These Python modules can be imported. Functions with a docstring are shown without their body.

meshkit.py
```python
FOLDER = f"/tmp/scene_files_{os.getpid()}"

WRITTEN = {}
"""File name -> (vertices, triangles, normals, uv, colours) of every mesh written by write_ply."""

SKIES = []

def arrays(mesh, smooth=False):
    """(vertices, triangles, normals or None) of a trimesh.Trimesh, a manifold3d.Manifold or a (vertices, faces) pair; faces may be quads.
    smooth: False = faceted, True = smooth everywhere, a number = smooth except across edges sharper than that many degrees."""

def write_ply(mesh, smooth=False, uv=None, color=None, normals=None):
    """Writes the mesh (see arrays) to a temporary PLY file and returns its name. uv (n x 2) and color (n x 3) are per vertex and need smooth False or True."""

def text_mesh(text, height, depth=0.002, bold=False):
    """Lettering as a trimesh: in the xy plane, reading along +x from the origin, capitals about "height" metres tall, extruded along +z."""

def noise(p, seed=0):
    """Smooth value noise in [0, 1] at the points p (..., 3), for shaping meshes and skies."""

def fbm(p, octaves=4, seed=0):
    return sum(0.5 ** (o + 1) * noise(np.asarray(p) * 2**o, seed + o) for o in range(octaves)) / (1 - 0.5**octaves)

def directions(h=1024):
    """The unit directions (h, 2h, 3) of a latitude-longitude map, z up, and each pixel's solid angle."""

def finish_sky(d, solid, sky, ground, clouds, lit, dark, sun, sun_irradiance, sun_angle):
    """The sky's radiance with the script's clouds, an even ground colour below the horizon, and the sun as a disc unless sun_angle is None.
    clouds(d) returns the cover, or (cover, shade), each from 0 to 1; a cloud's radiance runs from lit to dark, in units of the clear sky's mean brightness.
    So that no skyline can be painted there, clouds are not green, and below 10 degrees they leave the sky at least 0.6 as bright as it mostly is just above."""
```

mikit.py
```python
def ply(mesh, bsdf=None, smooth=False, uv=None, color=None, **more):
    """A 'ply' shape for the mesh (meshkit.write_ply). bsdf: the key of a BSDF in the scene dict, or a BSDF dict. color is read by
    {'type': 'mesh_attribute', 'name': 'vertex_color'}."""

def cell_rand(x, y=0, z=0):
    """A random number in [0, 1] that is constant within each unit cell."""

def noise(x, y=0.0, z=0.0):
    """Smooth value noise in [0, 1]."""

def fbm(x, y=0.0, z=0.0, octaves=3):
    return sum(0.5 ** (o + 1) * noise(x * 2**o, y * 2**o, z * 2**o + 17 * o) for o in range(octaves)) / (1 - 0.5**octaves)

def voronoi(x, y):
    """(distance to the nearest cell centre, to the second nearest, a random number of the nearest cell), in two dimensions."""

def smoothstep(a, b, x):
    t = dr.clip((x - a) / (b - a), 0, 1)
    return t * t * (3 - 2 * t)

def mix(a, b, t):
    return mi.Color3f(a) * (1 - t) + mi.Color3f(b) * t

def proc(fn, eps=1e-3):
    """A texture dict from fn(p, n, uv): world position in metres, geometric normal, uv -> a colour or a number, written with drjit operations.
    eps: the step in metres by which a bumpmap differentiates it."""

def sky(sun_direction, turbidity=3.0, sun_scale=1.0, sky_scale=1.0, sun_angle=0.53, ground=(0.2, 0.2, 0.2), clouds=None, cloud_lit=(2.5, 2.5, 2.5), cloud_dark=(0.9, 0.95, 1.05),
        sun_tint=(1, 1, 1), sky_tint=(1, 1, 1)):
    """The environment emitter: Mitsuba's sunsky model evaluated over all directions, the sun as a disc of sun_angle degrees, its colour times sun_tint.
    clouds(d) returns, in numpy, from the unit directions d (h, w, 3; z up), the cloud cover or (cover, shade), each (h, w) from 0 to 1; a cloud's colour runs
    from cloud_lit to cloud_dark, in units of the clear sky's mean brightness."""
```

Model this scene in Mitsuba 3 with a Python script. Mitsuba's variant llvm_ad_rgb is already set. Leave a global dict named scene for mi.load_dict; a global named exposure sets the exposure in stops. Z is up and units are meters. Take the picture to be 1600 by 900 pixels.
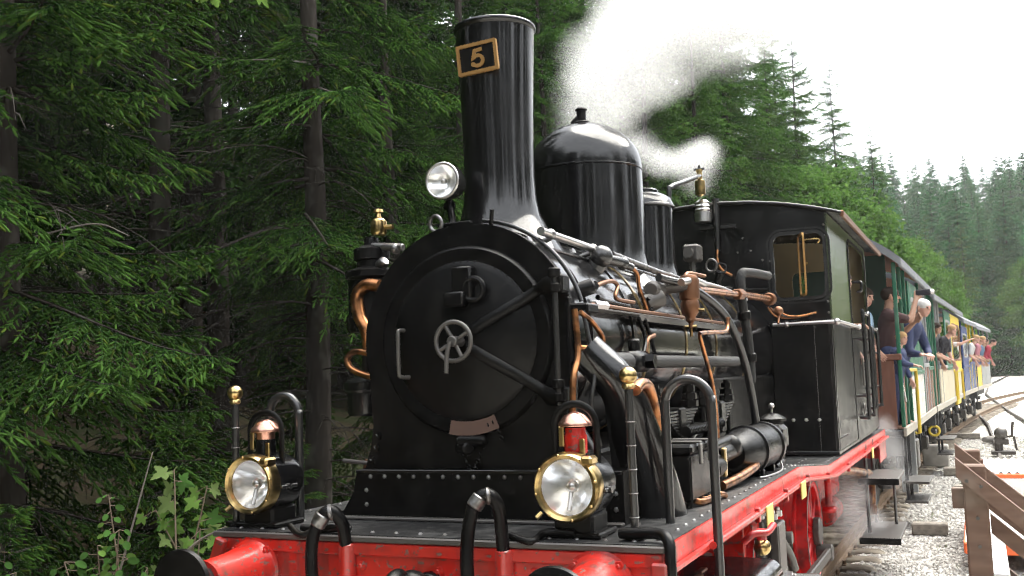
import math
import numpy as np
import trimesh
import manifold3d as m3
import shapely.geometry as sg
import drjit as dr
import mitsuba as mi
import mikit
import meshkit
from mikit import proc, fbm, noise, smoothstep, mix, ply

T = mi.ScalarTransform4f
PI = math.pi
scene, labels = {}, {}
rng = np.random.default_rng(7)

# ------------------------------------------------------------------ camera, sky, exposure
CAM = np.array([2.5686, -4.4822, 2.1663])
FWD = np.array([-0.40978, 0.90800, 0.08729])
UPV = np.array([0.06869, -0.06471, 0.99554])
scene['camera'] = {'type': 'perspective', 'fov': 53.33, 'fov_axis': 'x', 'near_clip': 0.05, 'far_clip': 2000.0,
                   'to_world': T().look_at(origin=CAM.tolist(), target=(CAM + FWD).tolist(), up=UPV.tolist())}


def cloud_cover(d):
    n = meshkit.fbm(d * 3.0 + 5.0, 4, 3)
    return np.full(d.shape[:2], 1.0), np.clip((n - 0.35) * 0.8, 0, 0.35)


scene['sky'] = mikit.sky((0.22, 0.40, 0.89), turbidity=3, sun_scale=0.75, sun_angle=60, clouds=cloud_cover,
                         sun_tint=(0.88, 1.0, 1.16), cloud_lit=(2.42, 2.5, 2.62), cloud_dark=(1.7, 1.78, 1.9), ground=(0.25, 0.24, 0.22))
exposure = 3.6


# ------------------------------------------------------------------ mesh helpers
def tm(v, f):
    return trimesh.Trimesh(np.asarray(v, float), np.asarray(f, int), process=False)


def join(ms):
    ms = [m for m in ms if m is not None]
    return trimesh.util.concatenate(ms) if len(ms) > 1 else ms[0]


def box(x0, x1, y0, y1, z0, z1, b=0.0):
    """A box, its edges chamfered by b."""
    lo, hi = np.array([x0, y0, z0], float), np.array([x1, y1, z1], float)
    if b <= 0:
        m = trimesh.creation.box(extents=hi - lo)
        m.apply_translation((lo + hi) / 2)
        return m
    p = []
    for i in (0, 1):
        for j in (0, 1):
            for k in (0, 1):
                c = np.array([(lo, hi)[i][0], (lo, hi)[j][1], (lo, hi)[k][2]])
                s = np.array([1 - 2 * i, 1 - 2 * j, 1 - 2 * k]) * b
                for a in range(3):
                    q = c + s
                    q[a] = c[a]
                    p.append(q)
    return trimesh.convex.convex_hull(np.array(p))


def rot(m, ang, axis, at=(0, 0, 0)):
    m = m.copy()
    m.apply_transform(trimesh.transformations.rotation_matrix(ang, axis, at))
    return m


def move(m, x, y, z):
    m = m.copy()
    m.apply_translation((x, y, z))
    return m


def frame_of(d):
    d = np.asarray(d, float) / np.linalg.norm(d)
    a = np.cross(d, [0, 0, 1.0] if abs(d[2]) < 0.9 else [1.0, 0, 0])
    a /= np.linalg.norm(a)
    return a, np.cross(d, a), d


def cyl(p, q, r, n=24, r2=None, cap=0.0):
    """A closed cylinder or cone between two points; cap rounds its rims."""
    p, q = np.asarray(p, float), np.asarray(q, float)
    r2 = r if r2 is None else r2
    L = np.linalg.norm(q - p)
    c = min(cap, L / 3)
    prof = [(0, 0)] + ([(r - c, 0), (r, c), (r2, L - c), (r2 - c, L)] if c > 0 else [(r, 0), (r2, L)]) + [(0, L)]
    return lathe(prof, p, q - p, n)


def lathe(prof, at=(0, 0, 0), axis=(0, 0, 1), n=40, a0=0.0, a1=None):
    """Revolves (radius, height) pairs about the axis through 'at'; a1 for a sector in radians."""
    a, b, d = frame_of(axis)
    prof = np.asarray(prof, float)
    full = a1 is None
    th = a0 + (np.arange(n) / n * 2 * PI if full else np.linspace(0, a1 - a0, n))
    ring = np.cos(th)[:, None] * a + np.sin(th)[:, None] * b
    v = (np.asarray(at, float) + prof[:, None, 1:2] * d + prof[:, None, 0:1] * ring[None]).reshape(-1, 3)
    f = []
    m = len(th)
    for i in range(len(prof) - 1):
        for j in range(m if full else m - 1):
            k = (j + 1) % m
            A, B, C, D = i * m + j, i * m + k, (i + 1) * m + k, (i + 1) * m + j
            if prof[i][0] > 1e-9:
                f.append((A, B, C))
            if prof[i + 1][0] > 1e-9:
                f.append((A, C, D))
    return tm(v, f)


def catmull(p, k=6):
    p = np.asarray(p, float)
    if len(p) < 3:
        return p
    q = np.vstack([2 * p[0] - p[1], p, 2 * p[-1] - p[-2]])
    t = np.linspace(0, 1, k, endpoint=False)[:, None]
    out = []
    for i in range(1, len(q) - 2):
        a, b, c, d = q[i - 1], q[i], q[i + 1], q[i + 2]
        out.append(0.5 * (2 * b + (c - a) * t + (2 * a - 5 * b + 4 * c - d) * t**2 + (3 * b - a - 3 * c + d) * t**3))
    return np.vstack(out + [p[-1:]])


def tube(pts, r, n=10, k=6, flat=1.0):
    """A round (or flattened) bar swept along a smooth path; r may be one radius per point. k=0 keeps the corners."""
    pts = np.asarray(pts, float)
    rr = np.full(len(pts), r, float) if np.isscalar(r) else np.asarray(r, float)
    if k and len(pts) > 2:
        rr = np.interp(np.linspace(0, len(pts) - 1, (len(pts) - 1) * k + 1), np.arange(len(pts)), rr)
        pts = catmull(pts, k)
    t = np.gradient(pts, axis=0)
    t /= np.linalg.norm(t, axis=1, keepdims=True) + 1e-12
    a = frame_of(t[0])[0]
    th = np.arange(n) / n * 2 * PI
    V = []
    for i in range(len(pts)):
        a = a - t[i] * (a @ t[i])
        a /= np.linalg.norm(a)
        b = np.cross(t[i], a)
        V.append(pts[i] + rr[i] * (np.cos(th)[:, None] * a + flat * np.sin(th)[:, None] * b))
    m = len(pts)
    v = np.vstack(V + [pts[:1], pts[-1:]])
    f = []
    for i in range(m - 1):
        for j in range(n):
            k2 = (j + 1) % n
            A, B, C, D = i * n + j, i * n + k2, (i + 1) * n + k2, (i + 1) * n + j
            f += [(A, B, C), (A, C, D)]
    for j in range(n):
        k2 = (j + 1) % n
        f += [(m * n, k2, j), (m * n + 1, (m - 1) * n + j, (m - 1) * n + k2)]
    return tm(v, f)


def ball(c, r, n=2, s=(1, 1, 1)):
    m = trimesh.creation.icosphere(subdivisions=n, radius=r)
    m.apply_scale(s)
    m.apply_translation(c)
    return m


def torus(c, axis, R, r, n=40, k=10):
    t = np.arange(k) / k * 2 * PI
    prof = np.stack([R + r * np.cos(t), r * np.sin(t)], 1)
    return lathe(np.vstack([prof, prof[:1]]), c, axis, n)


def extrude(poly, h, plane='xy', at=0.0):
    """Extrudes a shapely polygon: 'xy' up from z=at, 'xz' towards +y from y=at, 'yz' towards +x from x=at."""
    m = trimesh.creation.extrude_polygon(poly, h, engine='earcut')
    v = m.vertices
    if plane == 'xz':
        m.vertices = np.stack([v[:, 0], at + h - v[:, 2], v[:, 1]], 1)
    elif plane == 'yz':
        m.vertices = np.stack([at + v[:, 2], v[:, 0], v[:, 1]], 1)
    else:
        m.vertices = v + [0, 0, at]
    return m


def rrect(x0, x1, y0, y1, r, n=8):
    return sg.box(x0 + r, y0 + r, x1 - r, y1 - r).buffer(r, quad_segs=n)


def nut(p, axis, r, h):
    """A hexagonal nut with a rounded bolt end."""
    return join([cyl(p, np.asarray(p, float) + np.asarray(axis, float) * h, r, 6), cyl(np.asarray(p, float) + np.asarray(axis, float) * h * 0.9, np.asarray(p, float) + np.asarray(axis, float) * h * 1.6, r * 0.5, 8, cap=r * 0.15)])


def dome_rivet(p, axis, r):
    return lathe([(r, 0), (r * 0.8, r * 0.45), (r * 0.4, r * 0.68), (0, r * 0.75)], p, axis, 8)


def key_of(base):
    k, i = base, 0
    while k in USED:
        i += 1
        k = f'{base}_{i:03d}'
    USED.add(k)
    return k


USED = set()


def each(name, meshes, mat, parent=None, smooth=35):
    """Alike pieces, each an entry of its own."""
    for m in meshes:
        put(name, m, mat, parent, smooth)


def put(name, mesh, mat, parent=None, smooth=35, label=None, cat=None, group=None, kind=None, **kw):
    """One entry of the scene; the key is the parent's, two underscores and the name, numbered when taken."""
    k = key_of((parent + '__' if parent else '') + name)
    scene[k] = ply(mesh, mat, smooth, **kw)
    tag(k, label, cat, group, kind)
    return k


def tag(k, label=None, cat=None, group=None, kind=None):
    d = {n: v for n, v in (('label', label), ('category', cat), ('group', group), ('kind', kind)) if v}
    if d:
        labels[k] = d


def thing(name, label, cat, group=None):
    k = key_of(name)
    tag(k, label, cat, group)
    return k


# ------------------------------------------------------------------ materials
def rgb(*c):
    return {'type': 'rgb', 'value': list(c)}


def principled(col, rough=0.5, **kw):
    return {'type': 'principled', 'base_color': col if isinstance(col, dict) else rgb(*col), 'roughness': rough, **kw}


def two(b):
    return {'type': 'twosided', 'bsdf': b}


def bumped(b, fn, scale, eps=2e-3):
    return {'type': 'bumpmap', 'arbitrary': proc(fn, eps), 'scale': scale, 'bsdf': b}


def grime(p, n, uv):
    g = fbm(p.x * 5, p.y * 5, p.z * 3, 3)
    s = smoothstep(0.5, 0.8, fbm(p.x * 14, p.y * 14, p.z * 9, 3))
    up = dr.maximum(n.z, 0)
    return mix(mi.Color3f(0.0015, 0.0015, 0.002), mi.Color3f(0.03, 0.028, 0.025), dr.clip(0.005 + 0.04 * smoothstep(0.45, 0.75, g) + 0.22 * up * up * s, 0, 1))


def grime_rough(p, n, uv):
    g = fbm(p.x * 6 + 3, p.y * 6, p.z * 4, 3)
    s = smoothstep(0.5, 0.75, fbm(p.x * 15, p.y * 15, p.z * 2.0, 3))
    return dr.clip(0.09 + 0.13 * smoothstep(0.35, 0.8, g) + 0.13 * s, 0.05, 1)


def dull_rough(p, n, uv):
    return dr.clip(0.36 + 0.3 * (fbm(p.x * 9, p.y * 9, p.z * 9, 3) - 0.5), 0.1, 1)


def soot(p, n, uv):
    g = fbm(p.x * 7, p.y * 7, p.z * 4, 3)
    return mix(mi.Color3f(0.0012, 0.0012, 0.0014), mi.Color3f(0.0055, 0.0051, 0.0047), smoothstep(0.4, 0.75, g))


def plate_bump(p, n, uv):
    return fbm(p.x * 3.5, p.y * 3.5, p.z * 3.5, 2)


def red_col(p, n, uv):
    g = smoothstep(0.5, 0.85, fbm(p.x * 9, p.y * 9, p.z * 9, 3))
    c = mix(mi.Color3f(0.40, 0.010, 0.005), mi.Color3f(0.20, 0.012, 0.008), g * 0.8)
    chip = smoothstep(0.66, 0.70, fbm(p.x * 40, p.y * 40, p.z * 40, 3))
    c = mix(c, mi.Color3f(0.10, 0.07, 0.06), chip * 0.8)
    streak = smoothstep(0.5, 0.75, fbm(p.x * 16, p.y * 16, p.z * 1.6, 3))
    c = mix(c, mi.Color3f(0.05, 0.02, 0.016), streak * 0.55)
    dust = smoothstep(0.35, 0.75, fbm(p.x * 3 + 9, p.y * 3, p.z * 3, 3)) * dr.clip(0.04 + 0.4 * dr.abs(n.x), 0, 0.35)
    return mix(c, mi.Color3f(0.17, 0.08, 0.068), dust)


def wheel_col(p, n, uv):
    g = smoothstep(0.45, 0.8, fbm(p.x * 8, p.y * 8, p.z * 8, 3))
    return mix(mi.Color3f(0.52, 0.010, 0.012), mi.Color3f(0.19, 0.012, 0.012), g)


def brass_col(p, n, uv):
    g = smoothstep(0.4, 0.8, fbm(p.x * 18, p.y * 18, p.z * 18, 3))
    return mix(mi.Color3f(0.58, 0.42, 0.18), mi.Color3f(0.24, 0.16, 0.07), g * 0.85)


def copper_col(p, n, uv):
    g = smoothstep(0.35, 0.75, fbm(p.x * 20, p.y * 20, p.z * 20, 3))
    return mix(mi.Color3f(0.46, 0.20, 0.085), mi.Color3f(0.10, 0.05, 0.028), g * 0.9)


def steel_col(p, n, uv):
    g = fbm(p.x * 25, p.y * 25, p.z * 25, 3)
    return mix(mi.Color3f(0.26, 0.26, 0.26), mi.Color3f(0.11, 0.10, 0.095), smoothstep(0.35, 0.75, g))


def deck_col(p, n, uv):
    g = fbm(p.x * 3, p.y * 3, p.z * 3, 4)
    s = fbm(p.x * 22, p.y * 22, 0, 2)
    return mix(mi.Color3f(0.009, 0.009, 0.0095), mi.Color3f(0.045, 0.045, 0.045), smoothstep(0.35, 0.75, g * 0.7 + s * 0.3))


scene['black_gloss'] = two(bumped(principled({**proc(grime)}, {**proc(grime_rough)}, specular=0.45, clearcoat=0.4, clearcoat_gloss=0.95), plate_bump, 0.002, 6e-3))
scene['black_satin'] = two(principled(proc(soot), proc(dull_rough), specular=0.18))
scene['black_lagging'] = two(bumped(principled((0.010, 0.010, 0.010), 0.6, specular=0.35), lambda p, n, uv: fbm(p.x * 60, p.y * 60, p.z * 60, 2), 0.006))
scene['deck_plate'] = two(bumped(principled(proc(deck_col), 0.42, specular=0.5), lambda p, n, uv: fbm(p.x * 30, p.y * 30, 0, 2), 0.002))
scene['red_paint'] = two(principled(proc(red_col), 0.28, specular=0.5, clearcoat=0.6, clearcoat_gloss=0.9))
scene['wheel_red'] = two(principled(proc(wheel_col), 0.33, specular=0.5, clearcoat=0.3, clearcoat_gloss=0.8))
scene['brass'] = two(principled(proc(brass_col), 0.2, metallic=1.0))
scene['copper'] = two(principled(proc(copper_col), 0.3, metallic=1.0))
scene['copper_cap'] = two(principled((0.62, 0.33, 0.25), 0.28, metallic=1.0))
scene['bronze'] = two(principled((0.19, 0.095, 0.055), 0.45, metallic=1.0))
scene['steel'] = two(principled(proc(steel_col), 0.36, metallic=0.9))
scene['bright_steel'] = two(principled((0.50, 0.49, 0.48), 0.3, metallic=1.0))
scene['grey_iron'] = two(principled((0.09, 0.085, 0.08), 0.42, metallic=0.5))
scene['reflector'] = two(principled((0.92, 0.93, 0.94), 0.16, metallic=0.85))
scene['lamp_glass'] = {'type': 'thindielectric', 'int_ior': 1.5}
scene['window_glass'] = {'type': 'thindielectric', 'int_ior': 1.5}
scene['cream_paint'] = two(principled((0.23, 0.185, 0.11), 0.6))
scene['reflected_olive'] = two(principled((0.040, 0.058, 0.020), 0.3, clearcoat=0.7, clearcoat_gloss=0.92))  # green reflection of the trees painted into the upper cab side's base colour
scene['yellow_paint'] = two(principled((0.75, 0.55, 0.04), 0.4))
scene['pale_yellow'] = two(principled((0.48, 0.38, 0.11), 0.55))
scene['chrome_black'] = two(principled((0.012, 0.012, 0.012), 0.22, specular=0.6, clearcoat=0.5))
scene['plate_copper'] = two(principled((0.15, 0.095, 0.08), 0.5, metallic=0.6))
scene['gold_paint'] = two(principled((0.30, 0.165, 0.055), 0.45, metallic=0.5))


# ------------------------------------------------------------------ the locomotive: x to the right, y back along the train, z up, front beam at y = 0
LOCO = thing('steam_locomotive', 'black tank steam engine with tall chimney, steam dome and red front beam', 'steam locomotive')


def P(name, mesh, mat='black_satin', smooth=35, parent=None, **kw):
    return put(name, mesh, mat, parent or LOCO, smooth, **kw)


DECK = [(0.0, 1.40), (3.7, 1.40), (5.4, 1.255), (11.6, 1.21)]


def deck_z(y):
    return float(np.interp(y, [a for a, b in DECK], [b for a, b in DECK]))


# running board: a plate that steps down in front of the cab, with a red angle along each edge
prof = sg.Polygon([(y, z) for y, z in [(-0.03, 1.40)] + DECK[1:]] + [(y, z - 0.03) for y, z in reversed([(-0.03, 1.40)] + DECK[1:])])
deck = P('running_board', extrude(prof, 2.5, 'yz', -1.25), 'deck_plate', False)
P('front_edge', box(-1.26, 1.26, -0.055, -0.032, 1.366, 1.397, 0.006), 'grey_iron', 35, deck)
rv = []
for s in (-1, 1):
    for y in np.arange(0.1, 11.5, 0.16):
        rv.append(dome_rivet((s * 1.19, y, deck_z(y)), (0, 0, 1), 0.013))
    for y in np.arange(0.35, 6.2, 0.22):
        rv.append(dome_rivet((s * 0.95, y, deck_z(y)), (0, 0, 1), 0.012))
for x in np.arange(-1.15, 1.16, 0.14):
    rv.append(dome_rivet((x, 0.05, 1.4), (0, 0, 1), 0.012))
P('rivets', join(rv), 'steel', 35, deck, kind='stuff')
for s in (-1, 1):
    web = sg.Polygon([(y, z - 0.004) for y, z in DECK] + [(y, z - 0.11) for y, z in reversed(DECK)])
    lip = sg.Polygon([(y, z - 0.098) for y, z in DECK] + [(y, z - 0.118) for y, z in reversed(DECK)])
    P('valance', join([extrude(web, 0.014, 'yz', 1.251 if s > 0 else -1.265), extrude(lip, 0.03, 'yz', 1.268 if s > 0 else -1.298)]), 'red_paint', False)
# a lamp lead clipped below the valance
for y in (0.75, 1.75, 2.75, 3.75, 4.9, 6.4, 8.1, 9.8):
    P('pipe_clip', box(1.299, 1.33, y - 0.02, y + 0.02, deck_z(y) - 0.15, deck_z(y) - 0.06, 0.006), 'red_paint')
P('red_conduit', tube([(1.315, y, deck_z(y) - 0.10) for y in np.linspace(0.6, 11.4, 50)], 0.019, 8, 0), 'red_paint', 60)
for y in (2.0, 3.35, 8.75):
    P('yellow_tag', box(1.332, 1.344, y - 0.10, y + 0.10, deck_z(y) - 0.20, deck_z(y) - 0.075, 0.005), 'pale_yellow')

# buffer beam
beam = P('buffer_beam', box(-1.25, 1.25, -0.03, 0.0, 0.78, 1.364, 0.006), 'red_paint')
P('top_flange', box(-1.25, 1.25, -0.05, -0.032, 1.30, 1.362, 0.006), 'red_paint', 35, beam)
for x, z in [(-0.62, 1.24), (-0.62, 1.12), (-0.32, 1.25), (-0.32, 1.10), (-0.02, 1.22), (0.12, 1.24), (0.22, 1.13), (0.62, 1.25), (0.72, 1.12), (-0.48, 1.02), (0.3, 1.02), (1.16, 1.22), (1.16, 1.1), (-1.16, 1.22), (-1.16, 1.1)]:
    P('bolt', nut((x, -0.031, z), (0, -1, 0), 0.026, 0.02), 'red_paint', 30, beam)
for s, xx in ((-1, -1.0), (1, 0.945)):
    b = P('buffer', lathe([(0.0, 0.0), (0.17, 0.0), (0.17, 0.02), (0.155, 0.025), (0.135, 0.06), (0.115, 0.20), (0.105, 0.36), (0.11, 0.38), (0.11, 0.40), (0.0, 0.40)], (xx, -0.031, 1.205), (0, -1, 0), 40), 'red_paint', 40)
    P('plunger', cyl((xx, -0.42, 1.205), (xx, -0.56, 1.205), 0.085, 28), 'chrome_black', 40, b)
    P('buffer_plate', lathe([(0, 0), (0.165, 0), (0.172, 0.012), (0.168, 0.035), (0.12, 0.05 if s > 0 else 0.042), (0, 0.062 if s > 0 else 0.045)], (xx, -0.555, 1.225), (0, -1, 0), 48), 'black_satin', 40, b)
    for a in range(4):
        c = a * PI / 2 + PI / 4
        P('bolt', nut((xx + 0.148 * math.cos(c), -0.052, 1.205 + 0.148 * math.sin(c)), (0, -1, 0), 0.022, 0.02), 'red_paint', 30, b)
P('lamp_bracket', rot(box(-1.215, -1.15, -0.12, -0.08, 1.22, 1.37, 0.008), 0.35, (0, 1, 0), (-1.18, -0.1, 1.3)), 'red_paint')
P('lamp_bracket', box(1.2, 1.275, -0.085, -0.035, 1.2, 1.33, 0.01), 'red_paint')
P('handrail_foot', join([tube([(1.02, 0.06, 1.435), (1.2, 0.04, 1.44), (1.27, -0.02, 1.42), (1.285, -0.05, 1.33), (1.285, -0.05, 1.25)], 0.026, 10), cyl((1.285, -0.05, 1.27), (1.285, -0.05, 1.2), 0.042, 12)]), 'black_satin', 40)
P('step_boss', join([cyl((1.27, -0.02, 1.22), (1.36, -0.02, 1.2), 0.05, 16, cap=0.012), cyl((1.36, -0.02, 1.2), (1.385, -0.02, 1.195), 0.03, 12)]), 'red_paint')
hook = P('draw_hook', join([cyl((0.075, -0.03, 1.14), (0.075, -0.09, 1.14), 0.10, 20, cap=0.01), tube([(0.075, -0.05, 1.14), (0.075, -0.26, 1.14), (0.075, -0.38, 1.16), (0.075, -0.42, 1.235), (0.075, -0.35, 1.275), (0.075, -0.28, 1.255)], [0.05, 0.05, 0.055, 0.045, 0.034, 0.02], 12), ball((0.09, -0.25, 1.20), 0.085, 2)]), 'black_satin', 45)

# brake hoses arching up in front of the beam
for side, pts in (('a', [(0.478, -0.05, 1.30), (0.478, -0.07, 1.45), (0.476, -0.09, 1.56), (0.45, -0.12, 1.618), (0.41, -0.14, 1.615), (0.375, -0.16, 1.56), (0.353, -0.18, 1.42), (0.358, -0.2, 1.25), (0.38, -0.2, 1.05), (0.42, -0.2, 0.9)]),
                  ('b', [(-0.40, -0.05, 1.28), (-0.40, -0.07, 1.40), (-0.405, -0.09, 1.47), (-0.435, -0.12, 1.525), (-0.475, -0.14, 1.515), (-0.515, -0.15, 1.45), (-0.53, -0.17, 1.36), (-0.525, -0.18, 1.22), (-0.50, -0.18, 1.05), (-0.46, -0.18, 0.9)])):
    h = P('brake_hose', tube(pts, 0.032, 14, 8), 'black_satin', 60)
    p0, p1 = np.array(pts[0]), np.array(pts[1])
    P('hose_socket', join([cyl((p0[0], -0.05, 1.02), (p0[0], -0.05, 1.36), 0.043, 18, cap=0.008), cyl((p0[0], -0.05, 1.16), (p0[0], -0.05, 1.2), 0.06, 6), cyl((p0[0], -0.05, 1.06), (p0[0], -0.05, 1.09), 0.062, 12)]), 'red_paint', 35, h)
    P('hose_collar', join([cyl(pts[4], np.array(pts[4]) + (np.array(pts[5]) - np.array(pts[4])) * 0.9, 0.04, 14, cap=0.006), cyl(pts[3], np.array(pts[3]) + (np.array(pts[4]) - np.array(pts[3])) * 0.5, 0.042, 14, cap=0.006)]), 'steel', 35, h)
P('brake_line', tube([(-0.7, -0.02, 1.425), (-0.52, -0.01, 1.42), (-0.40, -0.045, 1.45)], 0.018, 8), 'black_satin', 60)
P('brake_line', tube([(0.5, -0.02, 1.42), (0.62, -0.05, 1.40), (0.66, 0.04, 1.43), (0.8, 0.05, 1.43)], 0.018, 8), 'black_satin', 60)
P('brake_line', tube([(-0.78, -0.01, 1.43), (-0.66, -0.07, 1.395), (-0.55, -0.03, 1.44), (-0.42, 0.02, 1.42)], 0.017, 8), 'black_satin', 60)


# headlights on the running board
def headlight(x, y, z, R, collar):
    h = P('headlight', lathe([(R * 0.90, 0), (R * 0.94, 0), (R * 0.98, 0.02), (R * 0.98, 0.2), (R * 0.9, 0.25), (R * 0.55, 0.29), (0, 0.3)], (x, y + 0.035, z), (0, 1, 0), 48), 'black_gloss', 40,
          label='round oil lamp with brass rim and copper cap, ' + ('over the right side of the red beam' if x > 0 else 'over the left side of the red beam'))
    P('rim', lathe([(R * 0.80, 0.0), (R * 0.83, 0.02), (R * 0.93, 0.028), (R, 0.012), (R * 1.02, -0.02), (R * 1.0, -0.06), (R * 0.94, -0.062), (R * 0.94, -0.03), (R * 0.80, -0.004)], (x, y, z), (0, -1, 0), 56), 'brass', 40, h)
    a = np.linspace(0, 1, 12)
    P('reflector', lathe([(R * 0.82 * t, -0.012 - 0.14 * (1 - t * t)) for t in a], (x, y, z), (0, -1, 0), 48), 'reflector', True, h)
    P('lens', lathe([(R * 0.81 * t, 0.001 + 0.022 * (1 - t * t)) for t in a], (x, y, z), (0, -1, 0), 48), 'lamp_glass', True, h)
    P('burner', join([cyl((x, y + 0.02, z - 0.11), (x, y + 0.06, z - 0.02), 0.012, 10), ball((x + 0.01, y + 0.05, z), 0.028, 2)]), 'bright_steel', 50, h)
    P('rim_clamp', join([box(x + R * 0.5, x + R * 0.86, y - 0.035, y + 0.06, z + R * 0.62, z + R * 0.9, 0.012)]), 'brass', 35, h)
    for k in range(8):
        c = k * PI / 4 + 0.2
        P('rim_screw', ball((x + R * 0.93 * math.cos(c), y - 0.024, z + R * 0.93 * math.sin(c)), 0.008, 1), 'brass', True, h)
    zt = z + R * 0.92
    cx, cy = x - 0.0, y + 0.14
    P('neck', lathe([(0.056, 0), (0.056, 0.10), (0.05, 0.11), (0.05, 0.14)], (cx, cy, zt - 0.02), (0, 0, 1), 28), 'red_paint' if collar else 'black_gloss', 40, h)
    for s in (-1, 1):
        P('neck_strap', box(cx + s * 0.052 - 0.014, cx + s * 0.052 + 0.014, cy - 0.06, cy - 0.045, zt + (0.03 if s < 0 else -0.02), zt + (0.13 if s < 0 else 0.07), 0.005), 'brass', 35, h)
    P('copper_cap', lathe([(0.0, 0.062), (0.018, 0.06), (0.05, 0.045), (0.078, 0.012), (0.082, 0.0), (0.08, -0.008), (0.03, -0.004), (0, 0)], (cx, cy, zt + 0.135), (0, 0, 1), 36), 'copper_cap', 40, h)
    if not collar:
        P('cap_collar', lathe([(0.045, 0), (0.052, 0.02), (0.05, 0.05), (0.06, 0.07)], (cx, cy, zt + 0.065), (0, 0, 1), 28), 'copper_cap', 40, h)
    w = 0.108
    arch = [(cx - w, cy, zt - 0.12), (cx - w, cy, zt + 0.09)] + [(cx - w * math.cos(t), cy, zt + 0.13 + w * 0.95 * math.sin(t)) for t in np.linspace(0, PI, 12)] + [(cx + w, cy, zt + 0.09), (cx + w, cy, zt - 0.12)]
    P('carrying_handle', tube(arch, 0.009, 8, 3, flat=2.0), 'black_satin', 60, h)
    P('side_catch', join([cyl((x + R * 0.95, y + 0.12, z - 0.02), (x + R * 1.12, y + 0.12, z - 0.02), 0.018, 10), box(x + R * 0.97, x + R * 1.06, y + 0.06, y + 0.2, z - 0.03, z - 0.01, 0.004)]), 'chrome_black', 40, h)
    P('foot', join([box(x - 0.10, x + 0.10, y + 0.06, y + 0.28, 1.402, z - R * 0.8, 0.015), box(x - 0.14, x + 0.14, y + 0.04, y + 0.3, 1.402, 1.43, 0.008)]), 'black_satin', 35, h)
    P('drain_tap', cyl((x - R * 0.78, y - 0.01, z - R * 0.72), (x - R * 0.9, y - 0.03, z - R * 0.86), 0.011, 8), 'brass', 40, h)


headlight(-1.055, 0.01, 1.64, 0.16, False)
headlight(0.785, 0.01, 1.645, 0.163, True)

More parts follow.
